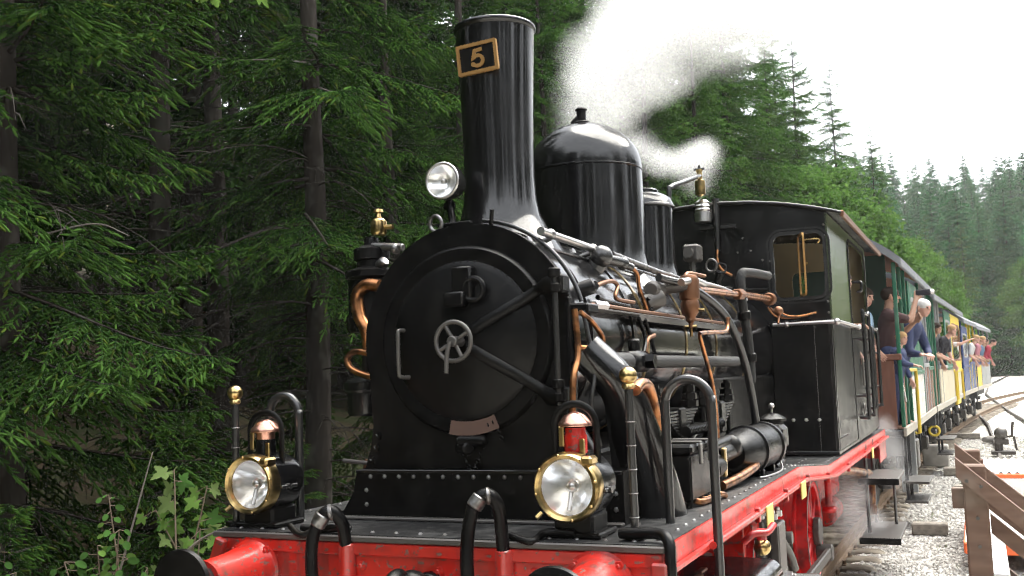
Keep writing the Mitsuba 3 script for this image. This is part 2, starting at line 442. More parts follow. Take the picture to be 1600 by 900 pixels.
# stanchions with brass balls and the looped handrails
for x, y, zt in ((-1.24, 0.12, 2.135), (1.075, 0.115, 2.155)):
    s = P('stanchion', tube([(x, y, 1.4), (x, y, zt - 0.05)], 0.0205, 12, 0), 'chrome_black', 40)
    P('brass_ball', ball((x, y, zt), 0.043, 3), 'brass', True, s)
    P('ball_collar', lathe([(0.022, 0), (0.032, 0.008), (0.03, 0.022), (0.022, 0.03)], (x, y, zt - 0.063), (0, 0, 1), 20), 'brass', 40, s)
    P('base_flange', cyl((x, y, 1.402), (x, y, 1.425), 0.06, 6), 'black_satin', 35, s)
    for k in range(5):
        P('joint_ring', torus((x, y, 1.5 + k * 0.11), (0, 0, 1), 0.021, 0.003, 14, 6), 'steel', 50, s)
for s in (-1, 1):
    xa, xb, y = s * 1.095, s * 1.335, 0.64
    if s < 0:
        xa, xb, y = -0.985, -1.19, 0.36
    m, w = (xa + xb) / 2, (xb - xa) / 2
    za = 2.0
    arch = [(xa, y, 1.4), (xa, y, 1.7), (xa, y, za)] + [(m - w * math.cos(t), y, za + abs(w) * 1.05 * math.sin(t)) for t in np.linspace(0.2, PI - 0.2, 11)] + [(xb, y, za), (xb, y, 1.5), (xb, y, 1.15 if s > 0 else 1.4), (xb, y, 0.55 if s > 0 else 1.4)][: 4 if s > 0 else 2]
    P('handrail_loop', tube(arch, 0.024, 14, 4), 'chrome_black', 60)

# ------------------------------------------------------------------ smokebox and boiler
BZ, RS = 2.38, 0.655
o = [(RS * math.cos(t), BZ + RS * math.sin(t)) for t in np.linspace(-0.25, PI + 0.25, 60)]
left = [(-0.625, 2.05), (-0.618, 1.92), (-0.635, 1.80), (-0.675, 1.68), (-0.72, 1.66)]
outline = o + left + [(0.72, 1.66)] + [(-x, z) for x, z in reversed(left[:-1])]
front = P('smokebox_front', extrude(sg.Polygon(outline), 0.05, 'xz', 0.57), 'black_satin', 30)
lower = [(-0.69, 1.672), (-0.70, 1.62), (-0.72, 1.54), (-0.78, 1.45), (-0.86, 1.402), (0.90, 1.402), (0.90, 1.672)]
sad = P('smokebox_saddle', extrude(sg.Polygon(lower), 0.9, 'xz', 0.50), 'black_satin', 30)
P('seam_strip', box(-0.69, 0.895, 0.485, 0.499, 1.655, 1.675, 0.003), 'black_gloss', 35, sad)
P('rivets', join([dome_rivet((x, 0.4995, 1.637), (0, -1, 0), 0.014) for x in np.arange(-0.6, 0.86, 0.093)] + [dome_rivet((-0.63, 0.4995, z), (0, -1, 0), 0.014) for z in (1.56, 1.48)] +
  [dome_rivet((0.855, 0.4995, z), (0, -1, 0), 0.014) for z in (1.56, 1.48)]), 'steel', 35, sad, kind='stuff')
P('foot_strip', box(-0.86, 0.9, 0.44, 0.497, 1.402, 1.418, 0.004), 'grey_iron', 35, sad)
for z, x in ((1.86, -0.585), (1.79, -0.6), (1.72, -0.63)):
    P('front_bolt', nut((x, 0.569, z), (0, -1, 0), 0.024, 0.02), 'black_gloss', 30, front)
P('side_lever', join([tube([(-0.66, 0.6, 1.70), (-0.86, 0.62, 1.715)], 0.012, 8, 0)]), 'grey_iron', 40)

ring = P('door_ring', lathe([(0.432, -0.002), (0.432, 0.026), (0.45, 0.034), (0.51, 0.034), (0.525, 0.02), (0.528, -0.002)], (0, 0.569, BZ), (0, -1, 0), 96), 'black_satin', 40)
th = np.linspace(-PI / 2 - 0.20, -PI / 2 + 0.40, 14)
cp = sg.Polygon([(0.445 * math.cos(t), BZ + 0.445 * math.sin(t)) for t in th] + [(0.522 * math.cos(t), BZ + 0.522 * math.sin(t)) for t in th[::-1]])
P('copper_plate', extrude(cp, 0.006, 'xz', 0.527), 'plate_copper', False, ring, label='bare copper patch at the foot of the door ring')
door = P('smokebox_door', lathe([(0.44, 0.0)] + [(0.44 * t, 0.012 + 0.066 * (1 - t * t)) for t in np.linspace(1, 0, 14)], (0, 0.545, BZ), (0, -1, 0), 96), 'black_satin', True)
P('door_edge_clips', join([box(0.437 * math.cos(t) - 0.005, 0.437 * math.cos(t) + 0.005, 0.529, 0.54, BZ + 0.437 * math.sin(t) - 0.005, BZ + 0.437 * math.sin(t) + 0.005, 0.002) for t in np.linspace(0, 2 * PI, 64, endpoint=False)]), 'black_satin', 35, door, kind='stuff')
# hand wheel on the door's centre
hw = P('hand_wheel', torus((0.02, 0.375, 2.37), (0, 1, 0), 0.105, 0.013, 40, 10), 'grey_iron', True, door)
P('wheel_spokes', join([tube([(0.02, 0.385, 2.37), (0.02 + 0.105 * math.cos(a), 0.375, 2.37 + 0.105 * math.sin(a))], 0.011, 8, 0) for a in (0.5, 0.5 + PI / 2, 0.5 + PI, 0.5 + 1.5 * PI)] + [cyl((0.02, 0.46, 2.37), (0.02, 0.35, 2.37), 0.03, 16, cap=0.006)]), 'grey_iron', 40, door)
P('locking_lever', tube([(0.02, 0.335, 2.37), (0.005, 0.325, 2.30), (0.0, 0.32, 2.20)], 0.013, 10, 4), 'grey_iron', 50, door)


def dish(r):
    return 0.545 - 0.012 - 0.066 * (1 - min(r / 0.44, 1) ** 2)


# hinge straps across the door to the bar on the right
for zt, zb in ((2.42, 2.63), (2.32, 2.09)):
    pts = []
    for t in np.linspace(0.12, 1, 8):
        x = 0.47 * t
        z = BZ + (zb - BZ) * t
        pts.append((x, dish(math.hypot(x, z - BZ)) - 0.014, z))
    pts += [(0.53, 0.475, zb + (0.01 if zb > BZ else -0.03)), (0.585, 0.455, zb + (0.015 if zb > BZ else -0.03))]
    P('hinge_strap', tube(pts, [0.02] * 8 + [0.03, 0.032], 8, 3, flat=1.6), 'black_satin', 60, door)
P('hinge_bar', cyl((0.585, 0.455, 2.01), (0.585, 0.455, 2.72), 0.016, 14), 'chrome_black', 40, door)
for z in (2.03, 2.10, 2.60, 2.68):
    P('hinge_knuckle', cyl((0.585, 0.455, z), (0.585, 0.455, z + 0.05), 0.033, 16, cap=0.006), 'black_satin', 40, door)
for z in (2.05, 2.64):
    P('hinge_block', box(0.555, 0.63, 0.45, 0.566, z - 0.04, z + 0.06, 0.012), 'black_satin', 35, front)
P('hinge_bar', box(0.615, 0.635, 0.52, 0.566, 2.12, 2.58, 0.004), 'black_satin', 35, front)
P('grab_handle', tube([(-0.36, 0.55, 2.45), (-0.37, 0.47, 2.45), (-0.37, 0.455, 2.42), (-0.37, 0.455, 2.22), (-0.36, 0.47, 2.19), (-0.33, 0.55, 2.19)], 0.012, 8, 3), 'grey_iron', 60, front)
P('number_bracket', join([box(-0.02, 0.10, 0.44, 0.53, 2.60, 2.78, 0.012), box(-0.05, 0.07, 0.40, 0.47, 2.56, 2.64, 0.01), torus((0.11, 0.455, 2.65), (0, 1, 0), 0.06, 0.017, 28, 8)]), 'black_satin', 40, door)
P('chain_bracket', join([cyl((-0.06, 0.565, 1.79), (0.03, 0.50, 1.79), 0.035, 14, cap=0.01), cyl((-0.05, 0.53, 1.83), (0.12, 0.53, 1.83), 0.03, 14, cap=0.01)] + [torus((0.0 + 0.13 * t - 0.04, 0.54, 1.80 - 0.13 * math.sin(t * PI)), (0.3 if i % 2 else 1, 1 if i % 2 else 0.2, 0.3), 0.013, 0.005, 12, 6) for i, t in enumerate(np.linspace(0, 1.9, 18))]), 'black_satin', 40, front)

P('smokebox', lathe([(0.642, 0.6), (0.642, 1.62), (0.64, 1.63)], (0, 0, BZ), (0, 1, 0), 96), 'black_gloss', 40)
boiler = P('boiler', lathe([(0.632, 1.60), (0.632, 6.5)], (0, 0, BZ), (0, 1, 0), 128), 'black_gloss', True)
for y, w, mt, r in ((0.86, 0.03, 'chrome_black', 0.652), (1.62, 0.035, 'chrome_black', 0.65), (1.93, 0.022, 'brass', 0.638), (2.9, 0.022, 'brass', 0.638), (3.85, 0.022, 'brass', 0.638), (5.1, 0.022, 'brass', 0.638)):
    P('boiler_band', lathe([(r - 0.015, -w), (r, -w), (r, w), (r - 0.015, w)], (0, y, BZ), (0, 1, 0), 96), mt, 35, boiler)

# chimney
chim = P('chimney', lathe([(0.40, -0.18), (0.345, -0.08), (0.285, 0.0), (0.245, 0.08), (0.222, 0.18), (0.213, 0.32), (0.214, 0.5), (0.219, 0.72), (0.229, 0.95), (0.239, 1.15), (0.242, 1.225), (0.246, 1.23), (0.253, 1.24), (0.255, 1.25), (0.253, 1.26), (0.245, 1.266), (0.225, 1.25), (0.215, 0.6), (0.19, 0.0)], (0, 1.085, 3.05), (0, 0, 1), 72), 'black_gloss', 50)
NP = (0.0, 0.842, 4.06)


def plate_part(name, m, mat, sm, parent):
    m = m.copy()
    m.vertices = m.vertices[:, [0, 2, 1]] * [1, -1, 1]      # drawn in xy, facing the front
    m.faces = m.faces[:, ::-1] if np.linalg.det([[1, 0, 0], [0, 0, -1], [0, 1, 0]]) < 0 else m.faces
    m = rot(m, -0.05, (0, 1, 0))
    m = rot(m, 0.06, (1, 0, 0))
    m.apply_translation(NP)
    return P(name, m, mat, sm, parent)


np_ = plate_part('number_plate', extrude(rrect(-0.125, 0.125, -0.085, 0.085, 0.008), 0.012), 'black_satin', 30, None)
labels[np_] = {'label': 'black number plate with a raised brass 5 and brass border'}
plate_part('plate_border', extrude(rrect(-0.132, 0.132, -0.092, 0.092, 0.01).difference(sg.box(-0.112, -0.072, 0.112, 0.072)), 0.022), 'gold_paint', 30, np_)
five = [(0.040, 0.048), (0.036, 0.030), (-0.004, 0.034), (-0.010, 0.012), (0.012, 0.016), (0.034, 0.006), (0.042, -0.016), (0.032, -0.040), (0.006, -0.050), (-0.022, -0.044), (-0.038, -0.028)]
digit = sg.LineString([(0.036, 0.046), (-0.012, 0.044), (-0.024, 0.004)] + [(0.002 + 0.034 * math.cos(t), -0.018 + 0.031 * math.sin(t)) for t in np.linspace(PI * 0.72, -PI * 0.85, 22)]).buffer(0.0105, cap_style='flat', join_style='mitre').union(sg.Point(-0.028, -0.036).buffer(0.014))
plate_part('digit_five', extrude(digit if digit.geom_type == 'Polygon' else max(digit.geoms, key=lambda g: g.area), 0.021), 'gold_paint', 30, np_)
for s in (-1, 1):
    P('plate_stay', box(s * 0.10 - 0.008, s * 0.10 + 0.008, 0.83, 0.90, 4.0, 4.1), 'black_satin', 35, np_)

# lamp beside the chimney
lx, ly, lz, lr = -0.2, 0.72, 3.325, 0.108
tl = P('chimney_lamp', lathe([(0, 0.17), (lr * 0.5, 0.16), (lr * 0.85, 0.12), (lr, 0.06), (lr, 0.0), (lr * 0.94, -0.012), (lr * 0.88, -0.004)], (lx, ly, lz), (0, 1, 0), 48), 'chrome_black', 45, label='small round electric lamp on a bracket beside the chimney')
P('lamp_rim', torus((lx, ly - 0.006, lz), (0, 1, 0), lr * 0.95, 0.009, 48, 8), 'bright_steel', True, tl)
P('reflector', lathe([(lr * 0.9 * t, 0.0 - 0.07 * (1 - t * t)) for t in np.linspace(0, 1, 10)], (lx, ly, lz), (0, -1, 0), 40), 'reflector', True, tl)
P('lens', lathe([(lr * 0.9 * t, 0.006 + 0.012 * (1 - t * t)) for t in np.linspace(0, 1, 8)], (lx, ly, lz), (0, -1, 0), 40), 'lamp_glass', True, tl)
P('bulb', ball((lx, ly + 0.02, lz), 0.018, 2), 'bright_steel', True, tl)
P('bracket', join([tube([(lx, ly + 0.08, lz - lr), (lx + 0.02, ly + 0.06, lz - 0.19), (lx + 0.06, ly + 0.0, lz - 0.27)], 0.022, 10), cyl((lx - 0.03, ly + 0.08, lz - lr - 0.03), (lx + 0.03, ly + 0.08, lz - lr - 0.03), 0.022, 10), box(lx - 0.02, lx + 0.2, ly - 0.06, ly - 0.02, 3.045, 3.065, 0.004)]), 'black_satin', 45, tl)
P('lifting_eye', torus((-0.22, 0.66, 3.065), (0.25, 1, 0.1), 0.045, 0.012, 28, 8), 'steel', True)
P('front_stud', cyl((0.15, 0.62, 3.00), (0.17, 0.60, 3.10), 0.012, 10), 'black_satin', 40)

# domes
dome = P('steam_dome', lathe([(0.60, 2.76), (0.50, 2.84), (0.445, 2.95), (0.426, 3.06), (0.424, 3.655)], (0, 2.61, 0), (0, 0, 1), 80), 'black_gloss', 50)
P('dome_cap', lathe([(0.425, 3.657), (0.429, 3.660), (0.429, 3.668), (0.424, 3.672), (0.424, 3.692)] + [(0.424 * math.cos(t), 3.692 + 0.345 * math.sin(t)) for t in np.linspace(0.03, PI / 2, 20)], (0, 2.61, 0), (0, 0, 1), 80), 'black_gloss', 40, dome)
P('dome_valve', join([cyl((-0.01, 2.61, 4.03), (-0.01, 2.61, 4.06), 0.065, 16, cap=0.01), cyl((-0.01, 2.61, 4.06), (-0.01, 2.61, 4.165), 0.036, 16, cap=0.006), cyl((-0.075, 2.6, 4.04), (-0.02, 2.6, 4.085), 0.03, 10), torus((-0.01, 2.61, 4.15), (0, 0, 1), 0.038, 0.008, 16, 6)]), 'black_satin', 40, dome)
sand = P('sand_dome', lathe([(0.40, 2.85), (0.30, 2.98), (0.272, 3.1), (0.27, 3.57), (0.285, 3.575), (0.29, 3.595), (0.28, 3.61), (0.262, 3.66), (0.20, 3.70), (0.155, 3.712), (0.155, 3.735), (0.14, 3.75), (0, 3.755)], (0, 4.0, 0), (0, 0, 1), 64), 'black_gloss', 40)
P('lid_knob', join([cyl((0, 4.0, 3.75), (0, 4.0, 3.78), 0.03, 14, cap=0.008), torus((0.0, 4.0, 3.585), (0, 0, 1), 0.285, 0.01, 64, 8)]), 'chrome_black', 40, sand)

# ------------------------------------------------------------------ pipes and fittings on the right of the boiler


def on_boiler(y, ang, r=0.66):
    """A point on the boiler's right side; ang in degrees up from the horizontal."""
    a = math.radians(ang)
    return (r * math.cos(a), y, BZ + r * math.sin(a))


rail_pts = [(0.45, 0.66, 2.955), (0.45, 1.2, 2.95), (0.45, 2.5, 2.91), (0.45, 4.3, 2.89), (0.45, 5.6, 2.885)]
hr = P('boiler_handrail', tube([(0.45, 0.62, 2.957), (0.45, 1.62, 2.94)], 0.0235, 12, 0), 'bright_steel', 60)
P('regulator_rod', tube([(0.47, 1.75, 2.935), (0.465, 2.8, 2.905), (0.46, 4.3, 2.885), (0.46, 5.9, 2.87)], 0.022, 12, 0), 'steel', 60, hr)
for y, z in ((0.76, 2.955), (1.45, 2.943), (1.95, 2.93), (3.2, 2.90), (4.6, 2.885)):
    P('rail_post', join([cyl((0.31, y, BZ + 0.50), (0.45, y, z - 0.02), 0.016, 10), cyl((0.28, y, BZ + 0.53), (0.33, y, BZ + 0.55), 0.032, 12), ball((0.45, y, z), 0.032, 2)]), 'steel', 45, hr)
P('front_rail_arc', tube([(0.645 * math.sin(t) + 0.035 * math.sin(t), 0.66, BZ + 0.68 * math.cos(t)) for t in np.linspace(0.12, 1.3, 14)], 0.013, 8, 3), 'chrome_black', 60)
P('conduit', tube([on_boiler(y, 52 - 3 * (y - 0.8), 0.648) for y in np.linspace(0.8, 3.0, 8)], 0.008, 6, 2), 'chrome_black', 60)
# check valve with ball cover and the copper pipe that drops from it
cv = P('check_valve', join([cyl((0.40, 1.45, 2.74), (0.50, 1.48, 2.90), 0.062, 18, cap=0.015), ball((0.50, 1.46, 2.89), 0.072, 3), cyl((0.50, 1.50, 2.88), (0.56, 1.72, 2.87), 0.036, 14, cap=0.01), ball((0.555, 1.70, 2.865), 0.045, 2), cyl((0.56, 1.70, 2.86), (0.60, 1.76, 2.84), 0.026, 12)]), 'chrome_black', 45)
P('copper_pipe', tube([(0.59, 1.74, 2.85), (0.62, 1.80, 2.80), (0.615, 1.84, 2.72), (0.635, 1.88, 2.62), (0.648, 1.92, 2.53)], 0.013, 10, 4), 'copper', 60)
P('z_valve', join([cyl((0.55, 0.80, 2.62), (0.66, 0.86, 2.66), 0.045, 14, cap=0.012), cyl((0.58, 0.98, 2.65), (0.64, 0.92, 2.665), 0.03, 6)]), 'black_satin', 40)
P('copper_pipe', tube([(0.62, 0.95, 2.655), (0.62, 1.15, 2.70), (0.625, 1.30, 2.715), (0.63, 1.36, 2.69), (0.64, 1.28, 2.63), (0.645, 1.32, 2.605), (0.645, 1.62, 2.605)], 0.013, 10, 4), 'bronze', 60)
P('drain_pipe', tube([(0.645, 0.95, 2.60), (0.645, 1.10, 2.585), (0.645, 1.5, 2.575)], 0.015, 8, 3), 'black_satin', 60)
# angle-iron shelf along the boiler
P('side_shelf', join([box(0.625, 0.70, 0.72, 3.95, 2.520, 2.53, 0.002), box(0.692, 0.70, 1.55, 3.95, 2.485, 2.519, 0.002)]), 'grey_iron', 35)
P('copper_pipe', tube([(0.69, 0.6, 2.533), (0.69, 0.80, 2.548), (0.69, 1.5, 2.545), (0.69, 3.9, 2.548)], 0.012, 10, 0), 'bronze', 60)
P('pipe_union', cyl((0.69, 0.76, 2.547), (0.69, 0.96, 2.548), 0.026, 6, cap=0.006), 'bright_steel', 35)
P('shelf_clamp', box(0.62, 0.73, 0.55, 0.72, 2.49, 2.545, 0.01), 'black_satin', 35)
for dx in (0.0, 0.12):
    P('shelf_stay', tube([(0.70, 1.53 + dx, 2.50), (0.715, 1.60 + dx, 2.38), (0.73, 1.50 + dx * 2, 2.28)], 0.013, 8, 4), 'black_satin', 60)
# lubricator cup and valves ahead of the cab
lub = P('lubricator', lathe([(0, -0.17), (0.016, -0.16), (0.016, -0.125), (0.035, -0.11), (0.035, -0.085), (0.062, -0.05), (0.066, 0.0), (0.058, 0.03), (0.07, 0.045), (0.07, 0.17), (0.055, 0.20), (0.02, 0.21), (0, 0.21)], (0.80, 2.40, 2.62), (0, 0, 1), 32), 'bronze', 40)
P('cock', join([cyl((0.80, 2.40, 2.46), (0.80, 2.40, 2.40), 0.010, 8), cyl((0.76, 2.40, 2.47), (0.84, 2.40, 2.47), 0.011, 8), cyl((0.86, 2.40, 2.58), (0.90, 2.40, 2.58), 0.012, 8)]), 'brass', 40, lub)
P('lubricator_arm', join([cyl((0.60, 2.3, 2.74), (0.80, 2.36, 2.76), 0.05, 14, cap=0.012), cyl((0.62, 2.1, 2.72), (0.62, 2.34, 2.74), 0.055, 14, cap=0.015), cyl((0.56, 2.12, 2.62), (0.66, 2.2, 2.68), 0.07, 14, cap=0.01)]), 'grey_iron', 40)
P('lubricator_arm', tube([(0.80, 2.2, 2.76), (0.82, 2.45, 2.79), (0.82, 2.75, 2.785)], 0.026, 12, 4), 'bright_steel', 60)
P('valve_wheel', join([torus((0.58, 2.05, 2.64), (1, -0.2, 0.6), 0.075, 0.012, 24, 8), cyl((0.5, 2.1, 2.58), (0.62, 2.05, 2.66), 0.014, 8)]), 'black_satin', 45)
P('copper_pipe', tube([(0.78, 2.5, 2.735), (0.79, 3.2, 2.76), (0.80, 4.1, 2.79)], 0.026, 12, 0), 'copper', 60)
P('copper_pipe', tube([(0.80, 4.05, 2.79), (0.80, 4.8, 2.81), (0.80, 5.42, 2.825)], 0.032, 12, 0), 'copper', 60)
each('pipe_union', [cyl((0.80, 3.95, 2.785), (0.80, 4.15, 2.795), 0.05, 6, cap=0.008), cyl((0.80, 5.38, 2.824), (0.80, 5.48, 2.827), 0.062, 18, cap=0.01)], 'bronze', LOCO)
P('copper_pipe', tube([(0.55, 2.9, 2.83), (0.56, 3.2, 2.86), (0.55, 3.35, 2.93), (0.6, 3.7, 2.93)], 0.017, 8, 4), 'copper', 60)
P('steel_pipe', tube([(0.70, 3.0, 2.83), (0.74, 3.7, 2.82), (0.80, 4.3, 2.76)], 0.02, 8, 4), 'bright_steel', 60)
for i in range(5):
    P('cable', tube([(0.52 + 0.015 * i, 1.9 + 0.3 * i, 2.865 - 0.012 * i), (0.56 + 0.01 * i, 2.9, 2.83), (0.6, 3.9 + 0.2 * i, 2.82 + 0.02 * i)], 0.009, 6, 4), 'chrome_black', 60)
# big black hoop that bends round the boiler to the running board
P('hoop_pipe', tube([(0.66, 2.15, 2.80), (0.80, 2.45, 2.74), (0.92, 2.85, 2.58), (0.97, 3.1, 2.36), (0.99, 3.3, 2.1), (1.0, 3.42, 1.8), (1.01, 3.47, 1.45)], 0.030, 12, 6), 'chrome_black', 60)
# lagged pipes
P('lagged_pipe', tube([(0.80, 0.80, 1.6), (0.80, 0.70, 2.0), (0.80, 0.66, 2.15), (0.80, 0.74, 2.222), (0.80, 0.95, 2.230)], 0.052, 14, 6), 'black_lagging', 60)
P('lagged_pipe', tube([(0.80, 0.95, 2.23), (0.80, 1.3, 2.23), (0.80, 3.8, 2.23)], 0.040, 14, 0), 'black_lagging', 60)
P('pipe_valve', join([box(0.73, 0.87, 0.98, 1.22, 2.17, 2.29, 0.03), cyl((0.80, 1.1, 2.28), (0.80, 1.1, 2.36), 0.035, 12, cap=0.01), cyl((0.86, 1.1, 2.23), (0.92, 1.1, 2.23), 0.045, 6)]), 'black_satin', 40)
P('lagged_pipe', tube([(0.92, 4.75, 2.99), (0.84, 4.3, 2.99), (0.80, 4.15, 2.95), (0.80, 4.15, 2.72), (0.81, 4.25, 2.45), (0.81, 4.3, 2.2), (0.81, 4.3, 2.05)], 0.040, 12, 5), 'black_lagging', 60)
each('pipe_union', [cyl((0.80, 4.19, 2.66), (0.80, 4.2, 2.58), 0.058, 14, cap=0.01), cyl((0.81, 4.3, 2.30), (0.81, 4.3, 2.22), 0.055, 14, cap=0.01)], 'black_satin', LOCO)
P('brass_ball', join([ball((0.9, 5.3, 2.70), 0.045, 2), cyl((0.9, 5.3, 2.65), (0.9, 5.25, 2.58), 0.012, 8)]), 'bronze', 45)
# thin copper pipes
P('copper_pipe', tube([(1.0, 2.66, 2.53), (1.0, 2.64, 2.47), (1.0, 2.55, 2.43), (1.0, 2.2, 2.415), (1.0, 1.86, 2.40), (1.0, 1.83, 2.38), (1.0, 1.90, 2.30), (1.0, 2.08, 2.10), (1.0, 2.15, 1.9), (1.0, 2.16, 1.70)], 0.014, 10, 5), 'copper', 60)
P('copper_pipe', tube([(0.72, 1.78, 2.40), (0.72, 1.62, 2.36), (0.72, 1.55, 2.20)], 0.014, 8, 4), 'bronze', 60)
P('copper_pipe', tube([(1.0, 0.45, 2.08), (1.0, 0.55, 2.11), (1.0, 0.68, 2.09), (1.0, 0.77, 1.97), (1.0, 0.80, 1.80), (0.98, 0.86, 1.62)], [0.03, 0.03, 0.03, 0.029, 0.027, 0.025], 12, 5), 'copper', 60)
P('copper_pipe', tube([(0.72, 0.46, 2.49), (0.75, 0.55, 2.44), (0.77, 0.65, 2.36), (0.76, 0.62, 2.31), (0.74, 0.48, 2.305), (0.70, 0.46, 2.31)], 0.014, 10, 5), 'copper', 60)
P('brass_strip', tube([(0.735, 0.34, 2.50), (0.745, 0.34, 2.28), (0.74, 0.27, 2.15), (0.735, 0.25, 1.95)], 0.013, 10, 5, flat=1.3), 'copper', 60)
P('front_conduit', tube([(0.72, 0.50, 2.5), (0.77, 0.50, 2.2), (0.76, 0.46, 2.0), (0.78, 0.52, 1.8)], 0.012, 8, 5), 'chrome_black', 60)
# steam pipe sweeping down to the cylinder
P('steam_pipe', tube([(0.70, 0.55, 2.30), (0.86, 0.62, 2.10), (0.90, 0.74, 1.85), (0.92, 0.86, 1.62), (0.94, 0.95, 1.38)], [0.10, 0.11, 0.13, 0.15, 0.16], 24, 6), 'black_gloss', 60)
P('steam_pipe', tube([(0.66, 0.46, 1.95), (0.78, 0.44, 1.75), (0.80, 0.44, 1.58), (0.80, 0.42, 1.4)], 0.024, 12, 6), 'chrome_black', 60)

# lubricator box on the running board
bx = P('oil_box', box(0.90, 1.08, 1.15, 1.62, 1.44, 1.70, 0.012), 'black_satin', 35)
P('box_lid', box(0.885, 1.095, 1.13, 1.64, 1.702, 1.755, 0.014), 'black_satin', 35, bx)
for y in (1.25, 1.46):
    P('lid_strap', join([box(0.89, 1.112, y, y + 0.05, 1.757, 1.77, 0.004), box(1.10, 1.115, y, y + 0.05, 1.64, 1.755, 0.004)]), 'grey_iron', 35, bx)
P('copper_pipe', tube([(1.06, 1.25, 1.44), (1.09, 1.3, 1.425), (1.12, 1.5, 1.425), (1.13, 1.62, 1.43), (1.14, 1.68, 1.415)], 0.019, 10, 5), 'copper', 60)
each('box_foot', [cyl((x, y, 1.402), (x, y, 1.44), 0.02, 8) for x in (0.94, 1.05) for y in (1.2, 1.56)], 'black_satin', bx)
P('copper_pipe', tube([(1.05, 1.42, 1.44), (1.08, 1.45, 1.42), (1.14, 1.55, 1.445)], 0.017, 10, 5), 'copper', 60)
# air pump drum lying on the running board
dr_ = P('air_cylinder', lathe([(0, 0), (0.09, 0.0), (0.11, 0.03), (0.135, 0.12), (0.16, 0.3), (0.165, 0.34), (0.178, 0.345), (0.178, 0.40), (0.165, 0.405), (0.165, 0.86), (0.178, 0.865), (0.178, 0.92), (0.15, 0.95), (0.08, 1.0), (0, 1.01)], (1.0, 2.55, 1.585), (0.04, 1, 0.0), 40), 'black_satin', 40)
for k in range(12):
    a = k * PI / 6
    P('flange_bolt', nut((1.015 + 0.155 * math.cos(a), 3.475, 1.585 + 0.155 * math.sin(a)), (0, 1, 0), 0.018, 0.02), 'grey_iron', 30, dr_)
P('pump_arm', join([cyl((1.02, 2.0, 1.62), (1.02, 2.55, 1.63), 0.062, 18, cap=0.012), cyl((1.02, 1.85, 1.68), (1.02, 2.35, 1.70), 0.036, 14, cap=0.01), ball((1.03, 2.38, 1.66), 0.075, 2), cyl((1.03, 1.75, 1.56), (1.03, 1.95, 1.57), 0.075, 18, cap=0.012)]), 'black_satin', 40, dr_)
P('oil_cup', join([box(1.07, 1.10, 1.92, 1.97, 1.50, 1.68, 0.008)]), 'brass', 35, dr_)
P('relief_pipe', tube([(1.06, 1.95, 1.44), (1.10, 2.3, 1.46), (1.12, 2.7, 1.49), (1.1, 2.82, 1.50)], 0.03, 12, 5), 'copper', 60)
P('relief_stub', join([cyl((1.10, 2.75, 1.49), (1.08, 2.9, 1.5), 0.045, 14, cap=0.008), box(1.0, 1.1, 2.9, 3.1, 1.402, 1.55, 0.015)]), 'black_satin', 40)
P('end_cover', join([box(1.04, 1.17, 3.58, 3.86, 1.53, 1.72, 0.03), tube([(1.1, 3.7, 1.53), (1.12, 3.75, 1.44), (1.1, 3.55, 1.41)], 0.03, 10)]), 'black_satin', 35, dr_)
P('thin_wire', tube([(1.15, 3.5, 1.48), (1.2, 3.3, 1.415), (1.18, 2.9, 1.41), (1.14, 2.75, 1.41)], 0.008, 6, 5), 'bright_steel', 60)
each('saddle_bracket', [box(0.88, 1.14, 2.9, 2.96, 1.402, 1.45, 0.004), box(0.88, 1.14, 3.3, 3.36, 1.402, 1.45, 0.004)], 'black_satin', dr_)
P('ribbed_rod', join([cyl((0.86, 1.9, 1.78), (0.86, 2.9, 1.80), 0.024, 10)] + [cyl((0.86, y, 1.785), (0.86, y + 0.016, 1.785), 0.035, 10) for y in np.arange(1.9, 2.9, 0.04)]), 'black_satin', 40)
# leaf springs over the axleboxes
for y in (2.05, 3.2):
    sp = P('leaf_spring', box(0.70, 0.80, y - 0.42, y + 0.42, 1.90, 1.915, 0.003), 'black_satin', 35)
    for k in range(1, 9):
        P('leaf', box(0.70, 0.80, y - 0.42 + 0.045 * k, y + 0.42 - 0.045 * k, 1.90 - 0.021 * k, 1.917 - 0.021 * k, 0.003), 'black_satin', 35, sp)
    P('spring_buckle', box(0.69, 0.812, y - 0.07, y + 0.07, 1.70, 1.93, 0.01), 'black_satin', 35, sp)
    for dy in (-0.40, 0.40):
        P('spring_hanger', join([cyl((0.75, y + dy, 1.55), (0.75, y + dy, 2.09), 0.022, 10)] + [cyl((0.75, y + dy, z), (0.75, y + dy, z + 0.04), r, 6) for z, r in ((1.925, 0.062), (1.975, 0.055), (2.025, 0.042))]), 'black_satin', 35, sp)
P('axle_lever', join([tube([(0.78, 2.3, 1.66), (0.80, 2.55, 1.76), (0.80, 2.8, 1.72)], 0.04, 10), cyl((0.74, 2.55, 1.74), (0.86, 2.55, 1.74), 0.07, 16, cap=0.01)]), 'black_satin', 45)
P('firebox_skirt', box(-0.62, 0.62, 3.7, 6.45, 1.42, 2.1, 0.02), 'black_satin', 35)
P('ash_pan', box(-0.5, 0.5, 1.3, 3.6, 1.42, 1.72, 0.02), 'black_satin', 35)
# sand canister by the tank
can = P('sand_canister', lathe([(0, 0), (0.095, 0.0), (0.095, 0.34), (0.12, 0.35), (0.125, 0.37), (0.06, 0.41), (0.02, 0.42), (0, 0.42)], (0.92, 4.55, 1.36), (0, 0, 1), 8), 'black_satin', 30)
P('knob', join([cyl((0.92, 4.55, 1.78), (0.92, 4.55, 1.82), 0.01, 8), ball((0.92, 4.55, 1.84), 0.026, 2)]), 'bright_steel', 45, can)

